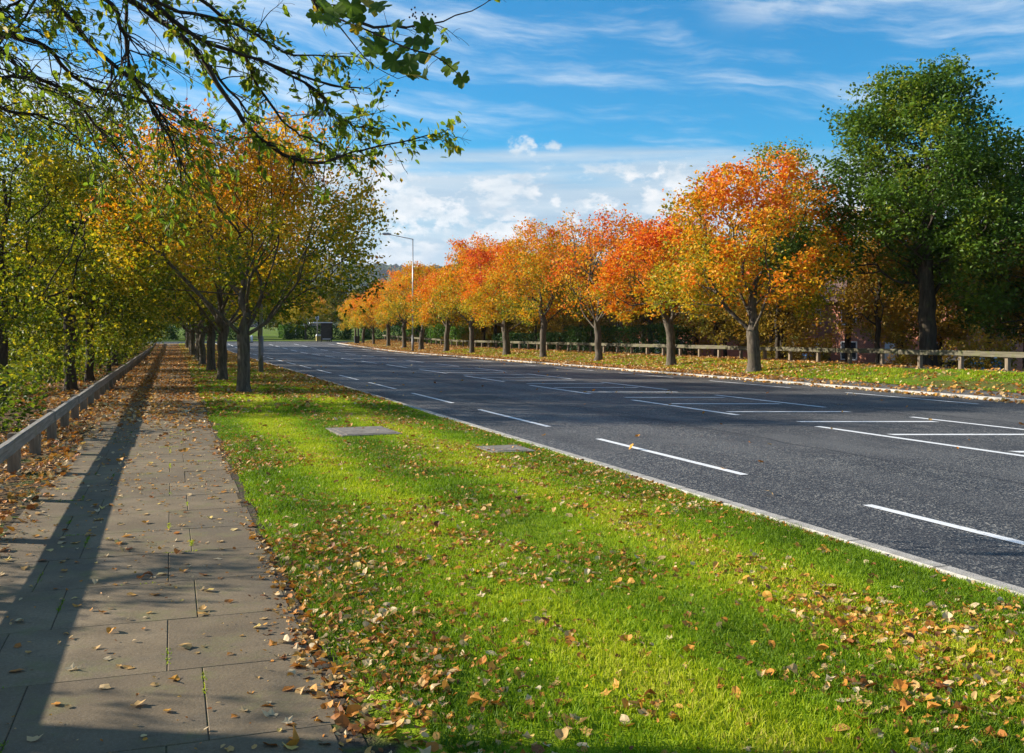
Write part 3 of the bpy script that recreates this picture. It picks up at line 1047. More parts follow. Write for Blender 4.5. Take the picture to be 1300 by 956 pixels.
# --- big green tree and its neighbour
tv_gr = lambda z, r, c, q: 0.20 + 0.16 * z + 0.62 * (c - 0.5) + 0.30 * (q - 0.5) + 0.30 * np.clip(c - 0.62, 0, 1) * 3
GR = tree_meshes('green_tree', 91, 12.6, 6.3, 2.4, 0.30, 2.6, 1700, 62000, 0.15, M['leaf_green'], M['bark_dark'], 'cone', 34, (0.20, 0.32), 0.40, tv_gr, sig=0.24, leader=0.6, inner=0.4)
GR2 = tree_meshes('green_tree', 95, 9.5, 5.0, 1.6, 0.25, 2.2, 800, 26000, 0.155, M['leaf_green'], M['bark_dark'], 'round', 20, (0.26, 0.4), 0.3, tv_gr, sig=0.25)
place_tree('green_tree', GR, (27.1, 30.6, gz(27.1, 30.6)), 0.6, 1.03, 'tallest tree, dark green and broad, behind the far timber rail', 'tree', None, 0.925)
place_tree('green_tree', GR2, (31.5, 28.6, gz(31.5, 28.6)), 2.2, 1.0, 'lower dark green tree crowding the right side of the tallest tree', 'tree')

# --- woodland behind the far fence
tv_br = lambda z, r, c, q: 0.45 + 0.8 * (c - 0.5) + 0.4 * (q - 0.5)
BR = [tree_meshes('woodland_tree', 131 + i * 3, [9.0, 8.4, 7.4][i], [2.9, 3.1, 2.6][i], [1.9, 0.9, 1.6][i], [0.17, 0.13, 0.11][i], 2.2, 420, [10000, 11500, 7500][i], 0.16, M['leaf_brown'], M['bark_dark'], 'column', 15, (0.3, 0.5), 0.4, tv_br, sig=0.28, leader=0.75, inner=0.5) for i in range(3)]
rg = random.Random(5)
wood = []
for Y in np.arange(27, 122, 4.4):
    for X in (28.4, 32.5, 37.5):
        x, y = X + rg.uniform(-1.2, 1.2), Y + rg.uniform(-1.7, 1.7)
        if abs(x - 27.1) < 2.2 and abs(y - 30.6) < 3 or (x > 37.5 and 42 < y < 60) or (X > 33 and 62 < y < 96):
            continue
        wood.append((x, y))
for i, (x, y) in enumerate(wood):
    place_tree('woodland_tree', BR[i % 3], (x, y, gz(x, y) - 0.05), rg.uniform(0, 6.28), rg.uniform(0.78, 1.0), 'slender dark trunked tree with thin brown leaves in the wood behind the far timber rail', 'tree', 'woodland trees behind the far rail')
# taller yellow green tree showing over the orange row
TALL = tree_meshes('birch_tree', 171, 11.2, 2.3, 2.5, 0.16, 3.0, 380, 5200, 0.15, M['leaf_wood'], M['bark_dark'], 'column', 14, (0.3, 0.46), 0.3, lambda z, r, c, q: 0.5 + 0.5 * (c - 0.5) + 0.3 * (q - 0.5), sig=0.25, leader=0.9)
place_tree('birch_tree', TALL, (28.6, 42.2, gz(28.6, 42.2)), 1.0, 1.0, 'tall thin yellow green tree rising behind the largest orange tree', 'tree')
BARE = tree_meshes('bare_tree', 177, 10.5, 1.9, 3.5, 0.14, 3.0, 330, 260, 0.12, M['leaf_brown'], M['twig'], 'column', 12, (0.3, 0.5), 0.2, tv_br, leader=0.9, twig=0.008)
place_tree('bare_tree', BARE, (29.2, 38.0, gz(29.2, 38.0)), 0.0, 1.0, 'leafless tree with upright bare twigs between the orange and tall green trees', 'tree')

# --- woodland on the left
tv_wd = lambda z, r, c, q: 0.40 + 0.10 * z + 0.75 * (c - 0.5) + 0.5 * (q - 0.5)
LW = [tree_meshes('rail_tree', 211 + i * 3, [7.8, 8.6, 7.0][i], [2.8, 3.0, 2.7][i], [0.5, 0.9, 0.35][i], [0.13, 0.16, 0.10][i], 1.9, 620, [12000, 13000, 10500][i], 0.12, M['leaf_wood'], M['bark_dark'], 'column', 16, (0.3, 0.46), 0.36, tv_wd, sig=0.26, leader=0.75, inner=0.4) for i in range(3)]
lw = [(-3.6, 25.0), (-2.7, 30.6), (-4.9, 33.0), (-2.6, 36.4), (-3.6, 40.4), (-2.5, 45.0), (-4.4, 48.5), (-2.7, 53.0), (-5.4, 56.5), (-2.6, 61.5), (-4.2, 66.0), (-2.7, 71.0), (-4.5, 77.0),
      (-2.6, 81.5), (-7.2, 71.0), (-3.5, 90.0), (-2.8, 99.0), (-5.5, 86.0), (-4.2, 108.0), (-2.7, 116.0), (-8.5, 84.0), (-7.5, 100.0), (-11, 74), (-11.5, 92), (-6.5, 116)]
LLAB = {0: 'nearest yellow green tree behind the left rail, its leaves hanging low over the rail', 1: 'dark trunked tree hard against the left timber rail, second back from the camera'}
for i, (x, y) in enumerate(lw):
    lab = LLAB.get(i, 'slender yellow green tree in the wood behind the left timber rail')
    place_tree('rail_tree', LW[i % 3], (x, y, gz(x, y) - 0.05), (i * 1.7) % 6.28, [0.95, 1.0, 0.9, 1.04][i % 4], lab, 'tree', 'trees in the wood behind the left rail')

# --- trees beyond the junction and along the horizon
FT = [tree_meshes('far_tree', 301 + i * 3, [10.0, 8.5, 9.5][i], [4.2, 3.6, 3.2][i], [1.5, 1.2, 1.8][i], 0.2, 2.2, 260, 5200, 0.34, M['leaf_far'], M['bark_dark'], ['round', 'round', 'column'][i], 15, (0.28, 0.42), 0.36,
                   lambda z, r, c, q: 0.42 + 0.7 * (c - 0.5) + 0.4 * (q - 0.5), sig=0.4) for i in range(3)]
far = [(-30, 150), (-22, 158), (-14, 148), (-7, 160), (0, 152), (6, 162), (12, 149), (17, 160), (23, 152), (29, 163), (34, 150), (40, 160), (47, 148), (55, 158), (64, 150), (38, 134), (46, 128), (36, 118), (54, 136),
       (44, 112), (52, 104), (60, 118), (-40, 152), (74, 140), (50, 92), (62, 84), (70, 100), (-18, 172), (-2, 176), (26, 178), (44, 176), (80, 120), (-9, 139), (31.5, 104), (35, 122), (33, 96), (40, 110), (31, 117), (14, 200), (30, 215), (46, 205), (-4, 210), (60, 220)]
for i, (x, y) in enumerate(far):
    zz = float(g(0, y)) + 0.03 if y > 124 else gz(x, y)
    place_tree('far_tree', FT[i % 3], (x, y, zz), (i * 2.3) % 6.28, (1.12 if 90 < y < 123 else rg.uniform(0.72, 1.02)), 'mixed green and gold tree in the belt beyond the road junction', 'tree', 'trees beyond the junction')
place_tree('verge_sapling', VG[1], at(388, 430, 141) * np.array([1, 1, 0]) + np.array([0, 0, float(rise(136))]), 1.0, 0.9, 'small tree with a leaning brown trunk left of the bus shelter', 'tree')

# ------------------------------------------------------------------ hedges and shrubs


def hedge(name, x0, x1, y0, y1, h, n, lsize, mat, label, cat='hedge', group=None, rough=0.15, zb=None, stems=0):
    rng = np.random.default_rng(int(abs(x0 * 17 + y0 * 31)) + 1)
    cx, cy = (x0 + x1) / 2, (y0 + y1) / 2
    zb = gz(cx, cy) if zb is None else zb
    root = empty(name, (cx, cy, zb))
    tag(root, label, cat, group)
    hx, hy = (x1 - x0) / 2, (y1 - y0) / 2
    # leaves on the shell of a rounded box, thinner inside
    u = rng.uniform(-1, 1, (n, 3))
    k = rng.integers(0, 5, n)
    for a, (ax, s) in enumerate(((0, -1), (0, 1), (1, -1), (1, 1), (2, 1))):
        m = (k == a) & (rng.random(n) < 0.82)
        u[m, ax] = s * (1 - np.abs(rng.normal(0, 0.13, m.sum())))
    C = np.stack([u[:, 0] * hx, u[:, 1] * hy, (u[:, 2] * 0.5 + 0.5) * h], -1)
    bulge = 1 + rough * 2 * (fbm(C[:, 0] * 1.3 + C[:, 2], C[:, 1] * 1.3, 3.0, 2) - 0.5)
    C[:, 0] *= bulge; C[:, 2] *= bulge; C[:, 2] += 0.03
    C += rng.normal(0, lsize * 0.4, C.shape)
    V, F, idx = leaf_cloud(rng, C, lsize, 0.3, 0.05, 0.5)
    t = np.clip(0.3 + 0.4 * C[:, 2] / h * 0.6 + 0.7 * (fbm(C[:, 0] * 2, C[:, 1] * 2 + C[:, 2] * 2, 8, 2) - 0.5) + 0.4 * (rng.random(n) - 0.5), 0, 1)
    mesh_obj('foliage', V, F, mat, root, tint=t[idx])
    for _ in range(stems):
        b0 = np.array([rng.uniform(-.4, .4) * hx, rng.uniform(-.5, .5) * hy, -0.05])
        e = b0 + np.array([rng.normal(0, .3), rng.normal(0, .3), h * rng.uniform(.7, 1.0)])
        V, F = tubes([(np.array([b0, (b0 + e) / 2 + rng.normal(0, .06, 3), e]), np.array([.022, .014, .006]))])
        mesh_obj('stem', V, F, M['bark_dark'], root)
    return root


hedge('laurel_hedge', 26.7, 28.6, 51, 67, 1.75, 9000, 0.14, M['leaf_hedge'], 'long dark green laurel hedge behind the far timber rail, opposite the thin orange tree')
hedge('laurel_hedge', 26.8, 28.4, 70, 84, 1.3, 5000, 0.15, M['leaf_hedge'], 'dark low hedge behind the far timber rail, next beyond the long laurel hedge')
hedge('clipped_hedge', 26.4, 28.2, 92, 97, 1.9, 2600, 0.16, M['leaf_clipped'], 'bright green clipped hedge behind the rail, nearest of its row', group='bright clipped hedges')
hedge('clipped_hedge', 26.4, 28.2, 104, 109, 2.0, 2600, 0.16, M['leaf_clipped'], 'bright green clipped hedge behind the rail, in the middle of its row', group='bright clipped hedges')
hedge('clipped_hedge', 26.4, 28.2, 114, 119, 2.1, 2600, 0.16, M['leaf_clipped'], 'bright green clipped hedge behind the rail, near the bus shelter', group='bright clipped hedges')
p = at(372, 424, 152); hedge('clipped_hedge', p[0] - 2.0, p[0] + 0.6, p[1] - 1, p[1] + 2, 1.9, 2400, 0.17, M['leaf_clipped'], 'square bright green hedge across the junction by the blue grey post', zb=float(rise(p[1])))
p = at(383, 424, 153); hedge('clipped_hedge', p[0] - 0.9, p[0] + 0.6, p[1] - 1, p[1] + 2, 1.8, 1800, 0.17, M['leaf_clipped'], 'narrow bright green hedge across the junction behind the white sign', zb=float(rise(p[1])))
for k, (xx, w) in enumerate(((20, 9), (31, 9), (-9.2, 20), (6, 8))):
    hedge('dark_hedge', xx - w / 2, xx + w / 2, 143, 146, 1.9, 5000, 0.24, M['leaf_hedge'],
          ['dark hedge across the junction behind the bus shelter', 'dark hedge across the junction behind the orange row', 'dark hedge closing the far end of the paved footpath', 'dark hedge across the junction left of the clipped hedges'][k], zb=float(rise(144)))
rg2 = random.Random(9)
SH = None
for i in range(26):
    x, y = 27.2 + rg2.uniform(-0.4, 3.5), 24 + i * 3.5 + rg2.uniform(-1, 1)
    if 49 < y < 86:
        continue
    if SH is None:
        SH = hedge('shrub', x - 0.9, x + 0.9, y - 1.1, y + 1.1, 1.2, 1500, 0.14, M['leaf_brown'], 'straggly low shrub in the undergrowth behind the far timber rail', 'shrub', 'shrubs behind the far rail', 0.5, None, 4)
    else:
        c = copy_tree(SH); c.location = (x, y, gz(x, y)); c.rotation_euler.z = rg2.uniform(0, 6); s = rg2.uniform(0.6, 1.15); c.scale = (s, s, s * rg2.uniform(.7, 1.1))
SL = None
for i in range(24):
    x, y = -3.2 - rg2.uniform(0, 4.0), 15 + i * 3.4 + rg2.uniform(-1, 1)
    x = min(x, -0.12 * y - 0.8) if y < 30 else x
    if SL is None:
        SL = hedge('shrub', x - 0.9, x + 0.9, y - 1.0, y + 1.0, 1.15, 2300, 0.085, M['leaf_wood'], 'leafy low shrub in the undergrowth behind the left timber rail', 'shrub', 'shrubs behind the left rail', 0.5, None, 4)
        SL.location.z = gz(x, y)
    else:
        c = copy_tree(SL); c.location = (x, y, gz(x, y) - 0.03); c.rotation_euler.z = rg2.uniform(0, 6); s = rg2.uniform(0.7, 1.5); c.scale = (s, s, s * rg2.uniform(.7, 1.1))

# ------------------------------------------------------------------ timber knee rails


def knee_rail(xr, face, y0, y1, zb, zt, bay, label, wob, thick=0.10, board='timber'):
    """rail boards on short posts; face = +1 when the board is on the +X side of its posts"""
    rng = random.Random(int(xr * 10) + 77)
    root = empty('timber_rail', (xr, y0, 0))
    tag(root, label, 'fence')
    y = y0
    k = 0
    while y < y1:
        L = bay * 2
        za, zc = gz(xr, y), gz(xr, y + L)
        dz0, dz1 = rng.uniform(-wob, wob), rng.uniform(-wob, wob)
        b = MB()
        vs = b.box((-thick / 2, -L / 2 + 0.004, zb - (zb + zt) / 2), (thick / 2, L / 2 - 0.004, zt - (zb + zt) / 2), 0.008)
        o = b.build('rail', M[board], root)
        o.location = (rng.uniform(-0.008, 0.008), y - y0 + L / 2, (zb + zt) / 2 + (za + zc) / 2 + (dz0 + dz1) / 2)
        o.rotation_euler = (math.atan2(zc - za + dz1 - dz0, L), rng.uniform(-0.03, 0.03), rng.uniform(-0.004, 0.004))
        for q in (0.5, 1.5) if True else ():
            yy = y + bay * q
            b = MB()
            hgt = zt - 0.03
            b.box((-0.065, -0.065, -0.35), (0.065, 0.065, hgt), 0.008)
            o = b.build('post', M['timber_post'], root)
            o.location = (-face * (thick / 2 + 0.068), yy - y0 + rng.uniform(-.06, .06), gz(xr, yy))
            o.rotation_euler = (rng.uniform(-0.02, 0.02), rng.uniform(-0.02, 0.02), rng.uniform(-0.05, 0.05))
        y += L
        k += 1
    return root


knee_rail(-1.62, 1, 0.2, 121, 0.335, 0.485, 1.93, 'weathered low timber rail on short posts along the left of the paved footpath', 0.012, 0.075)
knee_rail(25.0, -1, 18.0, 120, 0.49, 0.665, 1.95, 'mossy low timber rail on short posts along the back of the far verge', 0.012, 0.09, 'timber_mossy')

# ------------------------------------------------------------------ street lamps


def street_lamp(loc, h, arm, rz, label):
    root = empty('street_lamp', loc, rz)
    tag(root, label, 'street lamp', 'street lamps')
    b = MB(); b.cyl((0, 0, -0.1), (0, 0, 1.45), 0.10, seg=20); b.cyl((0, 0, 1.45), (0, 0, 1.52), 0.10, 0.066, seg=20)
    b.box((-0.045, -0.103, 0.5), (0.045, -0.09, 1.0), 0.003)
    b.build('base_sleeve', M['steel_dark'], root, True)
    b = MB(); b.cyl((0, 0, 1.5), (0, 0, h), 0.066, 0.048, 16); b.cyl((0, 0, h - 0.02), (0, 0, h + 0.04), 0.055, seg=16)
    b.build('pole', M['steel'], root, True)
    b = MB(); b.cyl((0.0, 0, h - 0.02), (arm, 0, h + 0.32), 0.036, 0.03, 12)
    b.build('arm', M['steel'], root, True)
    b = MB()
    b.prism([(arm - 0.08, h + 0.28), (arm - 0.05, h + 0.40), (arm + 0.2, h + 0.48), (arm + 0.6, h + 0.46), (arm + 0.74, h + 0.38), (arm + 0.70, h + 0.33), (arm + 0.1, h + 0.27)], 'y', -0.13, 0.13)
    hd = b.build('lamp_head', M['lamp_head'], root)
    b = MB(); b.ball((arm + 0.42, 0, h + 0.315), 0.27, 0.11, 0.07)
    b.build('lens', M['lamp_glass'], hd, True)
    return root


street_lamp((3.45, 41.8, gz(3.45, 41.8)), 10.4, 1.9, 0.0, 'tall grey street lamp on the near grass verge, arm over the road')
street_lamp((19.95, 85.2, gz(19.95, 85.2)), 9.9, 2.0, pi, 'tall grey street lamp among the orange trees of the far verge')

# ------------------------------------------------------------------ bus stop and small street furniture


def bus_shelter():
    Zs = 131
    p = at(414.5, 430, Zs)
    x, y = p[0], p[1]
    z = float(rise(y)) + 0.02
    root = empty('bus_shelter', (x, y, z))
    tag(root, 'dark framed bus shelter with a white roof at the far end of the orange row', 'bus shelter')
    b = MB(); b.box((-1.75, -0.15, 2.42), (0.75, 3.9, 2.54), 0.02); b.build('roof', M['white_panel'], root)
    for (px, py) in ((-0.66, 0), (0.66, 0), (0.66, 1.9), (0.66, 3.75), (-0.66, 3.75)):
        b = MB(); b.box((px - 0.06, py - 0.06, -0.05), (px + 0.06, py + 0.06, 2.42), 0.008); b.build('post', M['dark_frame'], root)
    b = MB(); b.box((-0.6, -0.05, 0.12), (0.6, 0.05, 2.42), 0.01); e = b.build('advert_panel', M['dark_frame'], root)
    b = MB(); b.box((-0.5, -0.062, 0.42), (0.5, -0.052, 2.1)); b.build('poster', M['poster_dark'], e)
    b = MB(); b.box((-0.52, -0.064, 0.27), (0.52, -0.052, 0.37)); b.build('sill', M['white_panel'], e)
    b = MB(); b.box((0.62, 0.08, 0.25), (0.645, 1.83, 2.2)); b.build('glass_panel', M['window_glass'], root)
    b = MB(); b.box((0.62, 1.97, 0.25), (0.645, 3.68, 2.2)); b.build('glass_panel', M['window_glass'], root)
    b = MB(); b.box((0.2, 0.4, 0.45), (0.55, 3.4, 0.52), 0.01); b.box((0.35, 0.8, 0), (0.42, 0.9, 0.45)); b.box((0.35, 2.9, 0), (0.42, 3.0, 0.45)); b.build('bench', M['steel_dark'], root)


bus_shelter()


def furniture():
    p = at(402.8, 430, 129); z = float(rise(p[1])) + 0.02
    r = empty('bus_stop_sign', (p[0], p[1], z)); tag(r, 'white bus stop flag on a thin pole above the shelter roof', 'sign')
    b = MB(); b.cyl((0, 0, -.05), (0, 0, 3.3), 0.035, seg=10); b.build('pole', M['steel_dark'], r, True)
    b = MB(); b.box((-0.22, -0.02, 2.85), (0.2, 0.02, 3.35), 0.005); f = b.build('flag', M['white_panel'], r)
    b = MB(); b.box((-0.14, -0.026, 2.98), (0.12, -0.021, 3.2)); b.build('panel', M['blue_grey'], f)

    p = at(453, 431, 118); z = gz(p[0], p[1])
    r = empty('litter_bin', (p[0], p[1], z)); tag(r, 'black litter bin between two trunks of the far orange row', 'bin')
    b = MB(); b.prism([(-0.27, 0), (0.27, 0), (0.3, 0.8), (-0.3, 0.8)], 'y', -0.26, 0.26); b.build('body', M['bin_black'], r)
    b = MB(); b.box((-0.33, -0.29, 0.8), (0.33, 0.29, 0.9), 0.02); b.build('lid', M['bin_black'], r)

    p = at(404.8, 428, 134); z = float(rise(p[1])) + 0.02
    r = empty('grit_bin', (p[0], p[1], z)); tag(r, 'small pale yellow bin on the grass left of the bus shelter', 'bin')
    b = MB(); b.prism([(-0.34, 0), (0.34, 0), (0.38, 0.65), (-0.38, 0.65)], 'y', -0.28, 0.28); b.build('body', M['yellow_plastic'], r)
    b = MB(); b.prism([(-0.41, 0.65), (0.41, 0.65), (0.36, 0.85), (-0.3, 0.9)], 'y', -0.31, 0.31); b.build('lid', M['white_panel'], r)

    p = at(375.8, 424, 147); z = float(rise(p[1])) + 0.03
    r = empty('white_sign', (p[0], p[1], z)); tag(r, 'narrow white sign on a grey post across the junction', 'sign')
    b = MB(); b.cyl((0, 0, -.05), (0, 0, 1.3), 0.06, seg=10); b.build('post', M['blue_grey'], r, True)
    b = MB(); b.box((-0.13, -0.03, 0.95), (0.13, 0.03, 2.0), 0.01); b.build('panel', M['white_panel'], r)

    p = at(366.6, 424, 147); z = float(rise(p[1])) + 0.03
    r = empty('marker_post', (p[0], p[1], z)); tag(r, 'slim blue grey post across the junction left of the white sign', 'post')
    b = MB(); b.cyl((0, 0, -.05), (0, 0, 2.1), 0.06, seg=10); b.build('shaft', M['blue_grey'], r, True)
    b = MB(); b.box((-0.12, -0.03, 1.7), (0.12, 0.03, 2.15), 0.01); b.build('plate', M['blue_grey'], r)

    for k, px in enumerate((315.5, 319.5)):
        p = at(px, 430, 125); z = float(rise(p[1])) - 0.05
        r = empty('bollard', (p[0], p[1], z)); tag(r, ['yellow traffic bollard on the junction island, on the side of the avenue trunk', 'pale traffic bollard on the junction island, on the side of the near lamp post'][k], 'bollard', 'junction bollards')
        b = MB(); b.cyl((0, 0, 0), (0, 0, 0.85), 0.16, 0.13, 14); b.ball((0, 0, 0.85), 0.13, 0.13, 0.07); b.build('body', M['yellow_plastic' if k == 0 else 'white_panel'], r, True)
        b = MB(); b.cyl((0, 0, 0), (0, 0, 0.1), 0.22, 0.2, 14); b.build('base', M['bin_black'], r)


furniture()


def cover(px0, px1, py, label, rot, sx, sy, seed):
    Z = F_PX * EYE / (py - 424)
    c = at((px0 + px1) / 2, py, Z)
    r = empty('inspection_cover', (c[0], c[1], float(lawn_z(c[0], c[1])) - 0.006), rot)
    tag(r, label, 'cover')
    b = MB()
    b.box((-sx / 2, -sy / 2, -0.12), (sx / 2, sy / 2, 0.03), 0.012)
    b.build('surround', M['cover_concrete'], r)
    b = MB(); b.box((-sx / 2 + 0.1, -sy / 2 + 0.1, 0.0), (sx / 2 - 0.1, sy / 2 - 0.1, 0.036), 0.004)
    b.build('lid', M['cover_concrete'], r)


cover(424, 497, 551.5, 'pale square concrete inspection cover set in the middle of the lawn', 0.05, 0.95, 1.35, 1)
cover(614, 668, 575, 'grey concrete inspection cover by the kerb, half under fallen leaves', 0.02, 0.62, 0.8, 2)

# ------------------------------------------------------------------ brick houses and parked cars behind the wood


def house(x0, x1, y0, y1, h, units, label):
    z = gz((x0 + x1) / 2, (y0 + y1) / 2) - 0.05
    r = empty('brick_house', ((x0 + x1) / 2, (y0 + y1) / 2, z)); tag(r, label, 'house', 'brick houses behind the far wood')
    hx, hy = (x1 - x0) / 2, (y1 - y0) / 2
    b = MB(); b.prism([(-hx, -0.4), (hx, -0.4), (hx, h), (0, h + hx * 0.75), (-hx, h)], 'y', -hy, hy); b.build('wall', M['brick'], r)
    b = MB()
    for s in (-1, 1):
        b.prism([(0, h + hx * 0.75 + 0.02), (s * (hx + 0.35), h - 0.24), (s * (hx + 0.35), h - 0.1), (0, h + hx * 0.75 + 0.17)], 'y', -hy - 0.25, hy + 0.25)
    rf = b.build('roof', M['roof_tile'], r)
    b = MB(); b.box((-0.4, -hy + 1, h + hx * 0.5), (0.4, -hy + 1.8, h + hx * 0.75 + 1.0), 0.01); b.build('chimney', M['brick'], rf)
    w = 2 * hy / units
    for u in range(units):
        yc = -hy + w * (u + 0.5)
        for (dy, zz, ww, hh) in ((-w * 0.22, 0.95, 1.6, 1.2), (-w * 0.22, 3.2, 1.5, 1.05), (w * 0.25, 3.2, 1.0, 1.05)):
            b = MB()
            fx = -hx
            for (a0, a1, c0, c1) in ((-ww / 2, ww / 2, 0, 0.07), (-ww / 2, ww / 2, hh - 0.07, hh), (-ww / 2, -ww / 2 + 0.07, 0.07, hh - 0.07), (ww / 2 - 0.07, ww / 2, 0.07, hh - 0.07), (-0.035, 0.035, 0.07, hh - 0.07)):
                b.box((fx - 0.05, yc + dy + a0, zz + c0), (fx + 0.02, yc + dy + a1, zz + c1))
            f = b.build('window', M['upvc'], r)
            b = MB(); b.box((fx - 0.02, yc + dy - ww / 2 + 0.06, zz + 0.06), (fx - 0.012, yc + dy + ww / 2 - 0.06, zz + hh - 0.06)); b.build('pane', M['window_glass'], f)
        b = MB(); b.box((-hx - 0.04, yc + w * 0.25 - 0.45, 0.05), (-hx + 0.01, yc + w * 0.25 + 0.45, 2.1), 0.01); b.build('door', M['upvc'], r)
    return r


house(36.0, 44.0, 64.5, 94, 4.9, 4, 'long orange brick terrace seen between trunks behind the dark laurel hedge')
house(41.0, 49.0, 44.0, 58.5, 4.9, 2, 'orange brick house glimpsed beneath the brown woodland by the tallest tree')


def car(loc, rz, mat, label):
    r = empty('parked_car', loc, rz); tag(r, label, 'car', 'cars parked behind the far wood')
    L = 2.1
    b = MB()
    b.prism([(-L, 0.28), (-L + .05, 0.78), (-L + .25, 0.9), (0.95, 0.9), (1.75, 0.78), (L - .02, 0.62), (L, 0.3)], 'y', -0.85, 0.85)
    bmesh.ops.bevel(b.bm, geom=list(b.bm.edges), offset=0.06, segments=2, affect='EDGES')
    b.build('body', mat, r, True)
    b = MB(); b.prism([(-L + .22, 0.88), (-1.55, 1.36), (0.15, 1.40), (1.0, 0.88)], 'y', -0.72, 0.72); b.build('window', M['window_glass'], r)
    b = MB(); b.prism([(-1.62, 1.345), (-1.5, 1.43), (0.08, 1.46), (0.22, 1.39)], 'y', -0.74, 0.74)
    for s in (-1, 1):
        b.prism([(-0.62, 0.89), (-0.5, 0.89), (-0.55, 1.41), (-0.67, 1.41)], 'y', s * 0.725, s * 0.735)
    b.build('roof', mat, r)
    for sx in (-1.3, 1.28):
        for sy in (-1, 1):
            b = MB(); b.cyl((sx, sy * 0.66, 0.31), (sx, sy * 0.875, 0.31), 0.31, seg=20); w = b.build('wheel', M['tyre'], r)
            b = MB(); b.cyl((sx, sy * 0.85, 0.31), (sx, sy * 0.885, 0.31), 0.19, seg=14); b.build('rim', M['car_silver'], w)
    for s in (-1, 1):
        b = MB(); b.ball((L - 0.12, s * 0.62, 0.64), 0.1, 0.16, 0.08); b.build('headlight', M['lamp_glass'], r, True)
        b = MB(); b.ball((-L + 0.06, s * 0.68, 0.72), 0.06, 0.12, 0.09); b.build('tail_light', M['red_lamp'], r, True)


for (px, Z, mt, rz, lab) in ((1196, 47, 'car_white', 1.9, 'white car glimpsed under the rail right of the tallest trunk'), (1034, 56, 'car_blue', 0.3, 'blue car glimpsed under the rail through the yellow undergrowth'),
                             (1222, 51, 'car_silver', 1.7, 'silver car glimpsed under the rail, next to the white car'), (992, 66, 'car_silver', 0.4, 'silver car glimpsed over the rail behind the largest orange tree')):
    p = at(px, 450, Z)
    car((p[0], p[1], gz(p[0], p[1])), rz, M[mt], lab)

# ------------------------------------------------------------------ the tree reaching in overhead


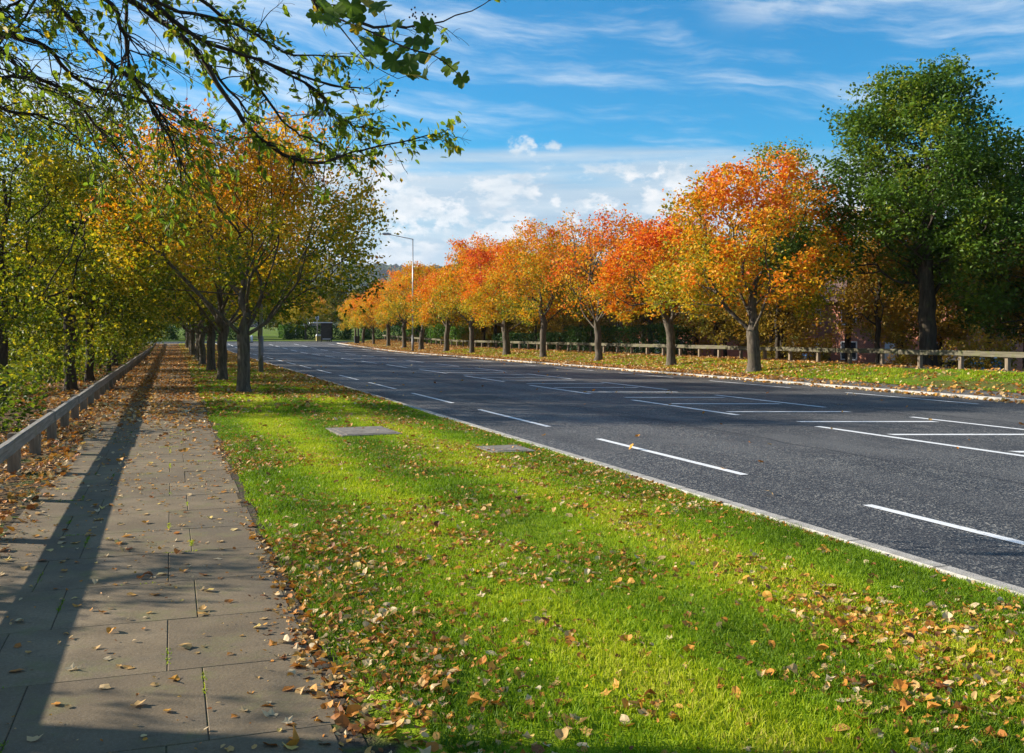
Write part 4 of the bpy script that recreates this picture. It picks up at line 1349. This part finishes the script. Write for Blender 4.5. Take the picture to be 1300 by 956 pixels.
def overhang():
    rng = np.random.default_rng(77)
    hub = np.array([-3.1, 6.6, 5.8])
    foot = np.array([-5.3, 7.0, gz(-5.3, 7.0)])
    root = empty('overhanging_tree', foot)
    tag(root, 'dark tangle of near bare branches reaching over the footpath from the left', 'tree')
    chains = []
    tr = [foot + [0, 0, -.1], foot + [0.05, -0.1, 1.2], foot + [0.4, -0.2, 2.6], (foot + hub) / 2 + [0.1, 0, 1.3], hub]
    chains.append(smooth_chain(tr, [0.2, 0.15, 0.14, 0.12, 0.10], 4))
    # limbs: pixel polylines with their depth, all springing from the hub
    limbs = [
        ([(-60, -120), (60, -60), (160, 0), (225, 42), (258, 75), (290, 112), (335, 165)], 8.0, 9.2, 0.045),
        ([(-40, -150), (90, -90), (185, -5), (250, 48), (330, 76), (420, 108), (470, 112)], 7.6, 9.0, 0.035),
        ([(-60, -60), (20, -60), (132, -2), (150, 25), (160, 60), (150, 92), (128, 125)], 7.4, 7.8, 0.030),
        ([(-120, -100), (-60, -20), (-20, 20), (0, 12), (30, 0), (70, -25)], 7.0, 7.2, 0.034),
        ([(-110, -60), (-40, 80), (5, 50), (30, 26), (46, -6)], 7.0, 7.4, 0.030),
        ([(-120, 0), (-50, 70), (0, 96), (60, 103), (110, 145), (150, 192), (172, 218)], 7.4, 8.8, 0.030),
        ([(-80, -90), (10, -50), (70, 0), (120, 62), (170, 104), (202, 152), (226, 202), (230, 235)], 7.2, 8.6, 0.030),
        ([(160, 0), (165, 85), (200, 140), (236, 192), (240, 215)], 8.2, 9.0, 0.016),
        ([(258, 75), (300, 140), (345, 188), (400, 207), (438, 196), (482, 185), (542, 172), (572, 165)], 8.3, 9.6, 0.022),
        ([(330, 76), (400, 115), (428, 148), (452, 158), (476, 162)], 8.6, 9.2, 0.013),
        ([(-20, -220), (140, -140), (300, -60), (440, 20), (500, 34), (562, 26), (625, -2)], 7.8, 9.6, 0.030),
        ([(-120, 60), (-40, 120), (10, 140), (60, 150), (100, 175), (120, 215)], 8.0, 9.0, 0.024),
        ([(-90, 10), (0, 40), (60, 62), (90, 95), (135, 120), (190, 128), (235, 150), (300, 175)], 7.6, 9.2, 0.026),
        ([(185, -5), (230, 15), (300, 30), (350, 62), (400, 72), (455, 70)], 7.8, 9.0, 0.018),
        ([(60, -60), (210, -20), (280, 20), (330, 110), (365, 160), (400, 178), (430, 200)], 8.2, 9.6, 0.022),
        ([(-100, -40), (0, 60), (40, 100), (85, 120), (110, 160), (130, 205), (150, 232)], 8.4, 9.4, 0.020),
    ]
    twig_ends = []

    def twigs(P, Rr, lvl, n, lmax):
        L = np.linalg.norm(np.diff(P, axis=0), axis=1)
        cum = np.concatenate([[0], np.cumsum(L)])
        for _ in range(n):
            s = cum[-1] * rng.uniform(0.18, 1.0)
            i = min(np.searchsorted(cum, s) - 1, len(P) - 2); i = max(i, 0)
            p0 = P[i] + (P[i + 1] - P[i]) * ((s - cum[i]) / (L[i] + 1e-9))
            d = P[i + 1] - P[i]; d /= np.linalg.norm(d) + 1e-9
            d = d + rng.normal(0, 0.55, 3) + np.array([0.12, 0, -0.12]); d /= np.linalg.norm(d)
            ln = rng.uniform(0.35, 1.0) * lmax
            m = 5
            Q = [p0]
            for k in range(m):
                d = d + rng.normal(0, 0.16, 3) + np.array([0, 0, -0.03]); d /= np.linalg.norm(d)
                Q.append(Q[-1] + d * ln / m)
            Q = np.array(Q)
            r0 = min(0.55 * np.interp(s, cum, Rr), 0.007 if lvl == 0 else 0.0042)
            Q2, R2 = smooth_chain(Q, np.linspace(r0, 0.0016, len(Q)), 2)
            chains.append((Q2, R2))
            twig_ends.append(Q2)
            if lvl == 0:
                twigs(Q2, R2, 1, rng.integers(3, 6), lmax * 0.5)
    low = smooth_chain(np.array([foot + [0, 0, 0.9], foot + [0.1, 0.9, 1.5], foot + [0.3, 1.9, 2.0], foot + [0.5, 3.0, 2.5]]), np.array([0.06, 0.045, 0.03, 0.01]), 4)  # leafy low limb out of view, added to cast shade on the near path
    chains.append(low)
    twigs(low[0], low[1], 0, 110, 1.1)
    twigs(chains[0][0][2:14], chains[0][1][2:14], 0, 60, 1.2)  # unseen shoots on the lower trunk, added to thicken that cast shade
    for (pp, z0, z1, r) in limbs:
        start = hub if pp[0][0] < 0 else None
        pts = [] if start is None else [hub]
        for k, (px, py) in enumerate(pp):
            t = k / (len(pp) - 1)
            pts.append(at(px, py, z0 + (z1 - z0) * t + rng.normal(0, 0.06)))
        P, Rr = smooth_chain(np.array(pts), np.linspace(r, max(0.004, r * 0.14), len(pts)) , 4)
        P[1:-1] += rng.normal(0, 0.008, (len(P) - 2, 3))
        chains.append((P, Rr))
        twigs(P, Rr, 0, int(24 + 20 * r / 0.03), 0.42 if pp[-1][0] > 420 else 0.85)
    V, F = tubes(chains)
    o = mesh_obj('trunk', V - foot, F, M['twig'], root, smooth=True)
    # leaves in pairs along the twigs, sparse
    C, A = [], []
    for Q in twig_ends:
        if rng.random() < 0.62:
            continue
        q = (Q[-1] - [0, 0, EYE])
        for k in range(rng.integers(2, 8)):
            i = rng.integers(len(Q) // 3, len(Q))
            d = Q[min(i + 1, len(Q) - 1)] - Q[i - 1]
            C.append(Q[i] + rng.normal(0, 0.022, 3)); A.append(d / (np.linalg.norm(d) + 1e-9) + np.array([0, 0, -0.3]))
    # the leafy spray at the tip of the long low limb
    for (px, py) in [(560, 162), (572, 166), (550, 170), (540, 160), (535, 176), (520, 168), (505, 183), (492, 178), (480, 190), (468, 182), (470, 198), (455, 190), (448, 205), (562, 178), (556, 190), (445, 180), (462, 205),
                     (510, 172), (515, 195), (520, 200), (440, 198), (430, 190), (420, 196), (470, 150), (480, 140), (465, 165), (490, 130), (455, 145), (500, 150), (478, 168), (505, 160), (445, 170), (410, 180)]:
        for _ in range(2):
            C.append(at(px + rng.normal(0, 5), py + rng.normal(0, 5), 9.4 + rng.normal(0, .1))); A.append(np.array([0.6, 0, -0.5]))
    C, A = np.array(C), np.array(A)
    V, F, idx = leaf_cloud(rng, C, 0.072, 0.4, 0.3, 0.3, 6, A)
    t = np.clip(0.45 + 0.45 * (rng.random(len(C)) - 0.5) + 0.4 * (rng.random(len(C)) > 0.9), 0, 1)
    mesh_obj('crown', V - foot, F, M['leaf_over'], root, tint=t[idx])


overhang()


def vine():
    rng = np.random.default_rng(5)
    Z = 6.6
    org = at(440, 22, 8.2)
    root = empty('climbing_vine', org)
    tag(root, 'spray of large lobed green and yellow vine leaves hanging from the overhead branches', 'vine')
    st = [at(300, -60, 7.9), at(380, -20, 7.3), at(420, 18, 6.9), at(470, 40, 6.6), at(520, 62, 6.5), at(550, 70, 6.5), at(575, 88, 6.5), at(588, 102, 6.5)]
    ch = [smooth_chain(np.array(st), np.linspace(0.009, 0.002, len(st)), 4)]
    s2 = [at(415, 12, 6.9), at(440, 45, 6.7), at(470, 80, 6.6), at(505, 100, 6.5)]
    ch.append(smooth_chain(np.array(s2), np.linspace(0.006, 0.002, 4), 4))
    spots = [(424, 14, 26, .55), (446, 8, 30, .3), (468, 4, 32, .95), (482, 8, 24, .2), (420, 26, 24, .1), (440, 28, 20, .2), (462, 50, 28, .1), (478, 56, 26, .2), (470, 66, 18, .3), (452, 36, 14, .98), (500, 78, 26, .15), (516, 90, 30, .15),
             (526, 96, 28, .95), (512, 62, 14, .4), (526, 55, 26, .1), (536, 32, 18, .35), (546, 32, 20, .5), (548, 70, 22, .95), (532, 72, 24, .25), (566, 76, 14, .6), (572, 86, 22, .6), (586, 100, 20, .4), (540, 92, 14, .1), (490, 62, 22, .1), (505, 30, 16, .3),
             (410, 4, 22, .2), (400, 20, 18, .4), (455, 22, 18, .15), (538, 52, 20, .1), (520, 80, 24, .2)]
    # five-lobed outline
    lobe = []
    for k in range(30):
        a = -pi / 2 + 2 * pi * k / 30
        rr_ = 0.62 + 0.30 * abs(cos(2.5 * (a - pi / 2))) ** 0.8 + (0.05 if k % 2 else 0)
        if k in (0, 29, 1):
            rr_ = 0.22 if k == 0 else 0.55
        lobe.append((rr_ * cos(a), rr_ * sin(a)))
    lobe = np.array(lobe)
    V, F, T = [], [], []
    for (px, py, s, t) in spots:
        c = at(px, py, Z + rng.normal(0, 0.16))
        size = s * Z / F_PX * 0.70
        nrm = -FWD * 0.8 + np.array([0, 0, 0.45]) + rng.normal(0, 0.38, 3); nrm /= np.linalg.norm(nrm)
        up = np.array([0, 0, -1.0]) + rng.normal(0, 0.45, 3); up -= nrm * np.dot(up, nrm); up /= np.linalg.norm(up)
        sd = np.cross(nrm, up)
        n0 = sum(len(v) for v in V)
        rad = np.linalg.norm(lobe, axis=1, keepdims=True)
        pts = c + size * (lobe[:, :1] * sd + lobe[:, 1:] * up + nrm * (0.22 * np.abs(lobe[:, :1]) - 0.20 * rad ** 2 + rng.normal(0, 0.02, (30, 1))))
        V.append(np.concatenate([[c], pts]))
        for k in range(30):
            F.append((n0, n0 + 1 + k, n0 + 1 + (k + 1) % 30)); T.append(np.clip(t * 0.92 + rng.normal(0, 0.05), 0, 1))
        e = c - up * size * 0.2
        near = min(ch[0][0].tolist() + ch[1][0].tolist(), key=lambda q: np.linalg.norm(np.array(q) - e))
        ch.append((np.array([near, (np.array(near) + e) / 2 + [0, 0, .01], e]), np.array([0.002, 0.0016, 0.0012])))
    tw = tubes(ch)
    mesh_obj('stem', tw[0] - org, tw[1], M['twig'], root, smooth=True)
    mesh_obj('foliage', np.concatenate(V) - org, np.array(F), M['leaf_vine'], root, tint=T)
    b = MB()
    for (cx, cy) in ((522, 20), (545, 18), (450, 108), (500, 118)):
        for _ in range(9):
            p = at(cx + rng.normal(0, 6), cy + rng.normal(0, 4), 7.6 + rng.normal(0, .05)) - org
            b.ball(p, 0.008, 0.008, 0.008, 8, 6)
    b.build('berries', M['berry'], root, True)


vine()

# ------------------------------------------------------------------ grass and fallen leaves


def grass():
    rng = np.random.default_rng(21)
    parts = []
    for (n, y0, y1, h, w) in ((150000, 2.6, 9.0, 0.034, 0.0055), (130000, 9.0, 20.0, 0.036, 0.009), (70000, 20.0, 46.0, 0.042, 0.018)):
        x = rng.uniform(PATH1 - 0.05, KERB0 + 0.03, n); y = y0 + (y1 - y0) * rng.random(n) ** 1.25
        edge = PATH1 + 0.03 + 0.16 * (fbm(y * 1.3, y * 0, 4, 3) - 0.35) + 0.30 * sstep(5.2, 3.6, y)
        k = x > edge
        bare = fbm(x * 1.7, y * 1.7, 13, 3)
        k &= (bare > 0.30) | (rng.random(n) < 0.5)
        for (cx, cy, hx_, hy_) in COVERS:
            k &= ~((np.abs(x - cx) < hx_) & (np.abs(y - cy) < hy_))
        x, y = x[k], y[k]
        parts.append((x, y, np.full(len(x), h), np.full(len(x), w)))
    # tufts in the paving joints
    js = []
    rngj = np.random.default_rng(8)
    for k in range(0, 24):
        yb = -4.0 + 0.9 * k
        jj = [-0.82, -0.02] if k % 2 == 0 else [-0.62, 0.14]
        for j in jj:
            if rngj.random() < 0.75:
                c0 = yb + rngj.uniform(0, 0.6); m = rngj.integers(20, 90)
                js.append((j + rngj.normal(0, 0.006, m), c0 + rngj.random(m) * rngj.uniform(0.1, 0.45)))
        if rngj.random() < 0.8:
            m = rngj.integers(15, 60)
            c0 = rngj.uniform(PATH0, PATH1 - 0.2)
            js.append((c0 + rngj.random(m) * 0.25, yb + rngj.normal(0, 0.006, m)))
    jx = np.concatenate([j[0] for j in js]); jy = np.concatenate([j[1] for j in js])
    parts.append((jx, jy, np.full(len(jx), 0.02), np.full(len(jx), 0.006)))
    x = np.concatenate([p[0] for p in parts]); y = np.concatenate([p[1] for p in parts]); h = np.concatenate([p[2] for p in parts]); w = np.concatenate([p[3] for p in parts])
    n = len(x)
    z = np.where(x > PATH1, lawn_z(x, y), -0.008 + rise(y))
    tuft = fbm(x * 3.1, y * 3.1, 2, 3)
    h = h * (0.55 + 0.9 * tuft) * rng.uniform(0.6, 1.25, n)
    a = rng.random(n) * 2 * pi
    lean = rng.normal(0, 0.5, (n, 2)) * h[:, None]
    b = np.stack([x, y, z], -1)
    sd = np.stack([np.cos(a), np.sin(a), 0 * a], -1) * (w / 2)[:, None]
    mid = b + np.stack([lean[:, 0] * 0.35, lean[:, 1] * 0.35, h * 0.6], -1)
    tip = b + np.stack([lean[:, 0], lean[:, 1], h * 0.95], -1)
    V = np.stack([b - sd, b + sd, mid + sd * 0.75, tip, mid - sd * 0.75], 1).reshape(-1, 3)
    i = (np.arange(n) * 5)[:, None]
    F = [i + np.array([0, 1, 2, 4]), i + np.array([4, 2, 3])]
    stripe = 0.5 + 0.27 * np.sin(2 * pi * x / 1.75 + 2.2 * fbm(x * 0.4, y * 0.3, 3, 2)) + 0.55 * (fbm(x * 0.9 - y * 0.10, y * 0.16, 6, 3) - 0.5)
    t = 0.42 + 1.0 * (stripe - 0.5) + 0.35 * (fbm(x * 2.3, y * 2.3, 9, 2) - 0.5) + 0.30 * (rng.random(n) - 0.5) + 0.25 * (rng.random(n) > 0.95)
    t = np.clip(t, 0, 1)
    tag(mesh_obj('grass', V, F, M['blade'], tint=np.concatenate([t, t])), 'short mown grass of the near verge with lighter mowing stripes', kind='stuff')
    # coarser grass across the road
    n = 90000
    x = rng.uniform(20.72, 24.45, n); y = rng.uniform(15, 80, n)
    k = fbm(x * 0.7, y * 0.4, 31, 2) > 0.34
    x, y = x[k], y[k]; n = len(x)
    h = 0.07 * rng.uniform(0.5, 1.2, n); a = rng.random(n) * 6.28
    b = np.stack([x, y, g(x, y) + 0.025], -1)
    sd = np.stack([np.cos(a), np.sin(a), 0 * a], -1) * 0.016
    tip = b + np.stack([rng.normal(0, 0.03, n), rng.normal(0, 0.03, n), h], -1)
    V = np.stack([b - sd, b + sd, tip], 1).reshape(-1, 3)
    i = (np.arange(n) * 3)[:, None]
    t = np.clip(0.5 + 0.6 * (fbm(x, y, 2, 2) - 0.5) + 0.3 * (rng.random(n) - .5), 0, 1)
    tag(mesh_obj('verge_grass', V, [i + np.array([0, 1, 2])], M['blade'], tint=t), 'short grass of the far verge', kind='stuff')


COVERS = []
for o in list(COL.objects):
    if o.name.startswith('inspection_cover'):
        hx_, hy_ = (0.48, 0.68) if not COVERS else (0.30, 0.38)
        COVERS.append((o.location.x, o.location.y, hx_, hy_))
grass()


def leaf_litter(name, label, X, Y, Zf, size, seed, lift=0.012, tilt=0.5, pale=0.0, fine=False):
    rng = np.random.default_rng(seed)
    n = len(X)
    C = np.stack([X, Y, Zf + rng.random(n) * lift + 0.003], -1)
    nrm = rng.normal(size=(n, 3)) * tilt; nrm[:, 2] = 1.0
    nrm /= np.linalg.norm(nrm, axis=1, keepdims=True)
    ax = rng.normal(size=(n, 3)); ax -= nrm * np.sum(ax * nrm, 1, keepdims=True); ax /= np.linalg.norm(ax, axis=1, keepdims=True)
    sd = np.cross(nrm, ax)
    L = (size * rng.uniform(0.5, 1.4, n))[:, None]
    K = 10 if fine else 6
    asp = rng.uniform(0.30, 0.46, n)[:, None]
    jag = np.where(rng.random(n) < 0.45, rng.uniform(0.15, 0.45, n), 0.05)[:, None] * (1 if fine else 0)
    c1 = np.abs(rng.normal(0.0, 0.45, n))[:, None]; c2 = rng.normal(0.06, 0.30, n)[:, None]
    pts = [C]
    for k in range(K):
        a = 2 * pi * k / K
        r = (1 - jag * (k % 2)) * (1 + 0.10 * rng.normal(size=(n, 1)))
        u, v = 0.5 * cos(a) * r, asp * sin(a) * r
        if fine and k == 0:
            u = u * 1.15
        hgt = c1 * v * v * 2.2 + c2 * u * u * 1.6 + 0.02 * rng.normal(size=(n, 1))
        pts.append(C + L * (ax * u + sd * v + nrm * hgt))
    V = np.stack(pts, 1)
    low = V[:, :, 2].min(1) - (Zf + 0.002)
    V[:, :, 2] -= np.minimum(low, 0)[:, None]
    V = V.reshape(-1, 3)
    i = (np.arange(n) * (K + 1))[:, None]
    F = [np.concatenate([i + np.array([0, 1 + k, 1 + (k + 1) % K]) for k in range(K)])]
    t = np.clip(rng.beta(2.2, 1.8, n) + pale, 0, 0.98)
    tag(mesh_obj(name, V, F, M['litter'], tint=np.tile(t, K)), label, kind='stuff')


def scatter(rng, n, x0, x1, y0, y1, dens, ypow=1.0):
    x = rng.uniform(x0, x1, n); y = y0 + (y1 - y0) * rng.random(n) ** ypow
    k = rng.random(n) < dens(x, y)
    return x[k], y[k]


def litter():
    rng = np.random.default_rng(31)
    # near lawn
    def d1(x, y):
        cl = sstep(0.45, 0.70, fbm(x * 1.1, y * 0.8, 3, 3))
        kerb = sstep(2.9, 4.3, x) * sstep(0.30, 0.58, fbm(x * 0.9, y * 0.35, 17, 2))
        patharea = sstep(1.7, 0.8, x)
        near = sstep(7.0, 4.0, y)
        under = sstep(19, 27, y)
        return np.clip(0.05 + 0.50 * cl + 0.7 * kerb + 0.45 * patharea * (0.2 + cl) + 0.35 * near * (0.1 + cl) + 0.6 * under * (0.35 + cl) * (y > 20.5), 0, 1) * (1 - 0.5 * sstep(17, 20, y) * (y < 20.0))
    x, y = scatter(rng, 27000, PATH1 - 0.05, KERB0, 2.8, 20, d1, 1.15)
    leaf_litter('fallen_leaves', 'fallen tan and orange leaves scattered on the near lawn', x, y, lawn_z(x, y), 0.050, 1, 0.018, 0.42, 0.02, True)
    def d1f(x, y):
        return d1(x, y) * sstep(14.5, 28, y + 7.0 * (fbm(x * 1.1, y * 0.7, 51, 3) - 0.5))
    x, y = scatter(rng, 37000, PATH1 - 0.05, KERB0, 12, 120, d1f, 1.4)
    leaf_litter('fallen_leaves', 'thick drift of fallen leaves on the verge under the avenue trees', x, y, lawn_z(x, y), 0.085, 2, 0.03, 0.5)
    x, y = scatter(rng, 26000, PATH1 - 0.05, KERB0, 2.8, 20, d1, 1.2)
    leaf_litter('leaf_fragments', 'small broken pieces of brown leaf among the near grass', x, y, lawn_z(x, y), 0.026, 21, 0.022, 0.7, 0.02)
    x, y = scatter(rng, 2600, PATH0, PATH1, 2.8, 18, lambda x, y: 0.15 + 0.8 * sstep(0.5, 0.7, fbm(x * 2, y * 1.5, 6, 3)))
    leaf_litter('leaf_fragments', 'small broken pieces of leaf on the near paving', x, y, 0 * x + 0.003, 0.022, 22, 0.004, 0.4, 0.05)
    # paving
    def d2(x, y):
        cl = fbm(x * 1.5, y * 0.9, 8, 3)
        return np.clip(0.08 + 0.10 * cl + 0.12 * sstep(5.0, 3.4, y) * sstep(0, 0.6, x) , 0, 1) * (1 - sstep(15, 20, y))
    x, y = scatter(rng, 5200, PATH0, PATH1, 2.6, 20, d2, 1.0)
    leaf_litter('fallen_leaves', 'scattered curled leaves lying on the near grey paving', x, y, 0 * x, 0.056, 3, 0.002, 0.10, 0.10, True)
    def d2f(x, y):
        cl = fbm(x * 1.7, y * 0.8, 8, 3)
        side = 0.75 + 0.25 * sstep(0.1, 0.75, np.abs(x + 0.3))
        return sstep(13.5, 30, y + 9.0 * (cl - 0.5)) * side * (0.22 + 0.75 * sstep(0.32, 0.62, cl))
    x, y = scatter(rng, 28000, PATH0, PATH1, 11, 120, d2f, 1.4)
    leaf_litter('fallen_leaves', 'carpet of orange brown leaves over the far paving', x, y, rise(y), 0.082, 4, 0.008, 0.3)
    # strip under the left rail and wood floor
    x, y = scatter(rng, 6500, -2.6, PATH0 + 0.12, 3, 26, lambda x, y: 0.25 + 0.75 * fbm(x * 3, y * 2, 5, 2), 1.2)
    leaf_litter('fallen_leaves', 'dry leaves and mulch along the foot of the left timber rail', x, y, g(x, y), 0.066, 5, 0.014, 0.5, 0.0, True)
    x, y = scatter(rng, 17000, -9, PATH0 + 0.05, 24, 120, lambda x, y: 0.3 + 0.7 * fbm(x, y, 5, 2), 1.5)
    leaf_litter('fallen_leaves', 'fallen leaves on the woodland floor behind the left rail', x, y, g(x, y), 0.10, 6, 0.02, 0.5)
    # gap of trodden earth between lawn and paving in the foreground
    x, y = scatter(rng, 420, 0.25, 1.0, 2.9, 6.2, lambda x, y: np.clip(1 - np.abs(x - 0.62 - 0.12 * (5 - y) * 0.5) * 3, 0, 1) * sstep(6.4, 4.4, y))
    leaf_litter('fallen_leaves', 'brown leaves gathered on the bare earth edge beside the near paving', x, y, lawn_z(np.maximum(x, PATH1), y), 0.06, 9, 0.012, 0.3, 0.0, True)
    # far verge
    def d3(x, y):
        gut = sstep(20.9, 20.5, x) * sstep(24, 36, y) * (0.35 + 0.65 * fbm(x * 1.5, y * 0.8, 41, 2))
        cl = sstep(0.35, 0.62, fbm(x * 0.8, y * 0.5, 23, 3))
        under = sstep(27, 36, y) * sstep(20.4, 21.4, x)
        return np.clip(0.06 + 0.10 * cl + 0.9 * gut + under * (0.42 + 0.58 * cl), 0, 1)
    x, y = scatter(rng, 95000, KERB1 - 0.1, 26.5, 15, 122, d3, 1.35)
    leaf_litter('fallen_leaves', 'orange leaves covering the far verge and drifted along its kerb', x, y, g(x, y) + 0.025, 0.105, 7, 0.025, 0.5, 0.04)
    # in the far gutter and a few blown over the road
    x = 19.38 - np.abs(rng.normal(0, 0.16, 1800)); y = 15 + 100 * rng.random(1800) ** 1.4
    leaf_litter('fallen_leaves', 'orange leaves lying in the far gutter', x, y, ROADZ + rise(y), 0.11, 8, 0.012, 0.5, 0.1)
    x = rng.uniform(5.2, 19, 170); y = rng.uniform(6, 70, 170)
    leaf_litter('fallen_leaves', 'odd leaves blown onto the dark road', x, y, ROADZ + rise(y), 0.09, 10, 0.008, 0.4, 0.1)


litter()

# ------------------------------------------------------------------ the air


def haze():
    b = MB()
    b.box((-4200, -300, -60), (4200, 4300, 330))
    m, N = material('haze')
    v = N.n('ShaderNodeVolumePrincipled', {'Color': (0.80, 0.88, 1.0, 1), 'Density': 0.00008, 'Anisotropy': 0.2})
    N.n('ShaderNodeOutputMaterial', {'Volume': v.outputs[0]})
    tag(b.build('haze', m), 'thin blue haze over the valley', kind='stuff')


haze()
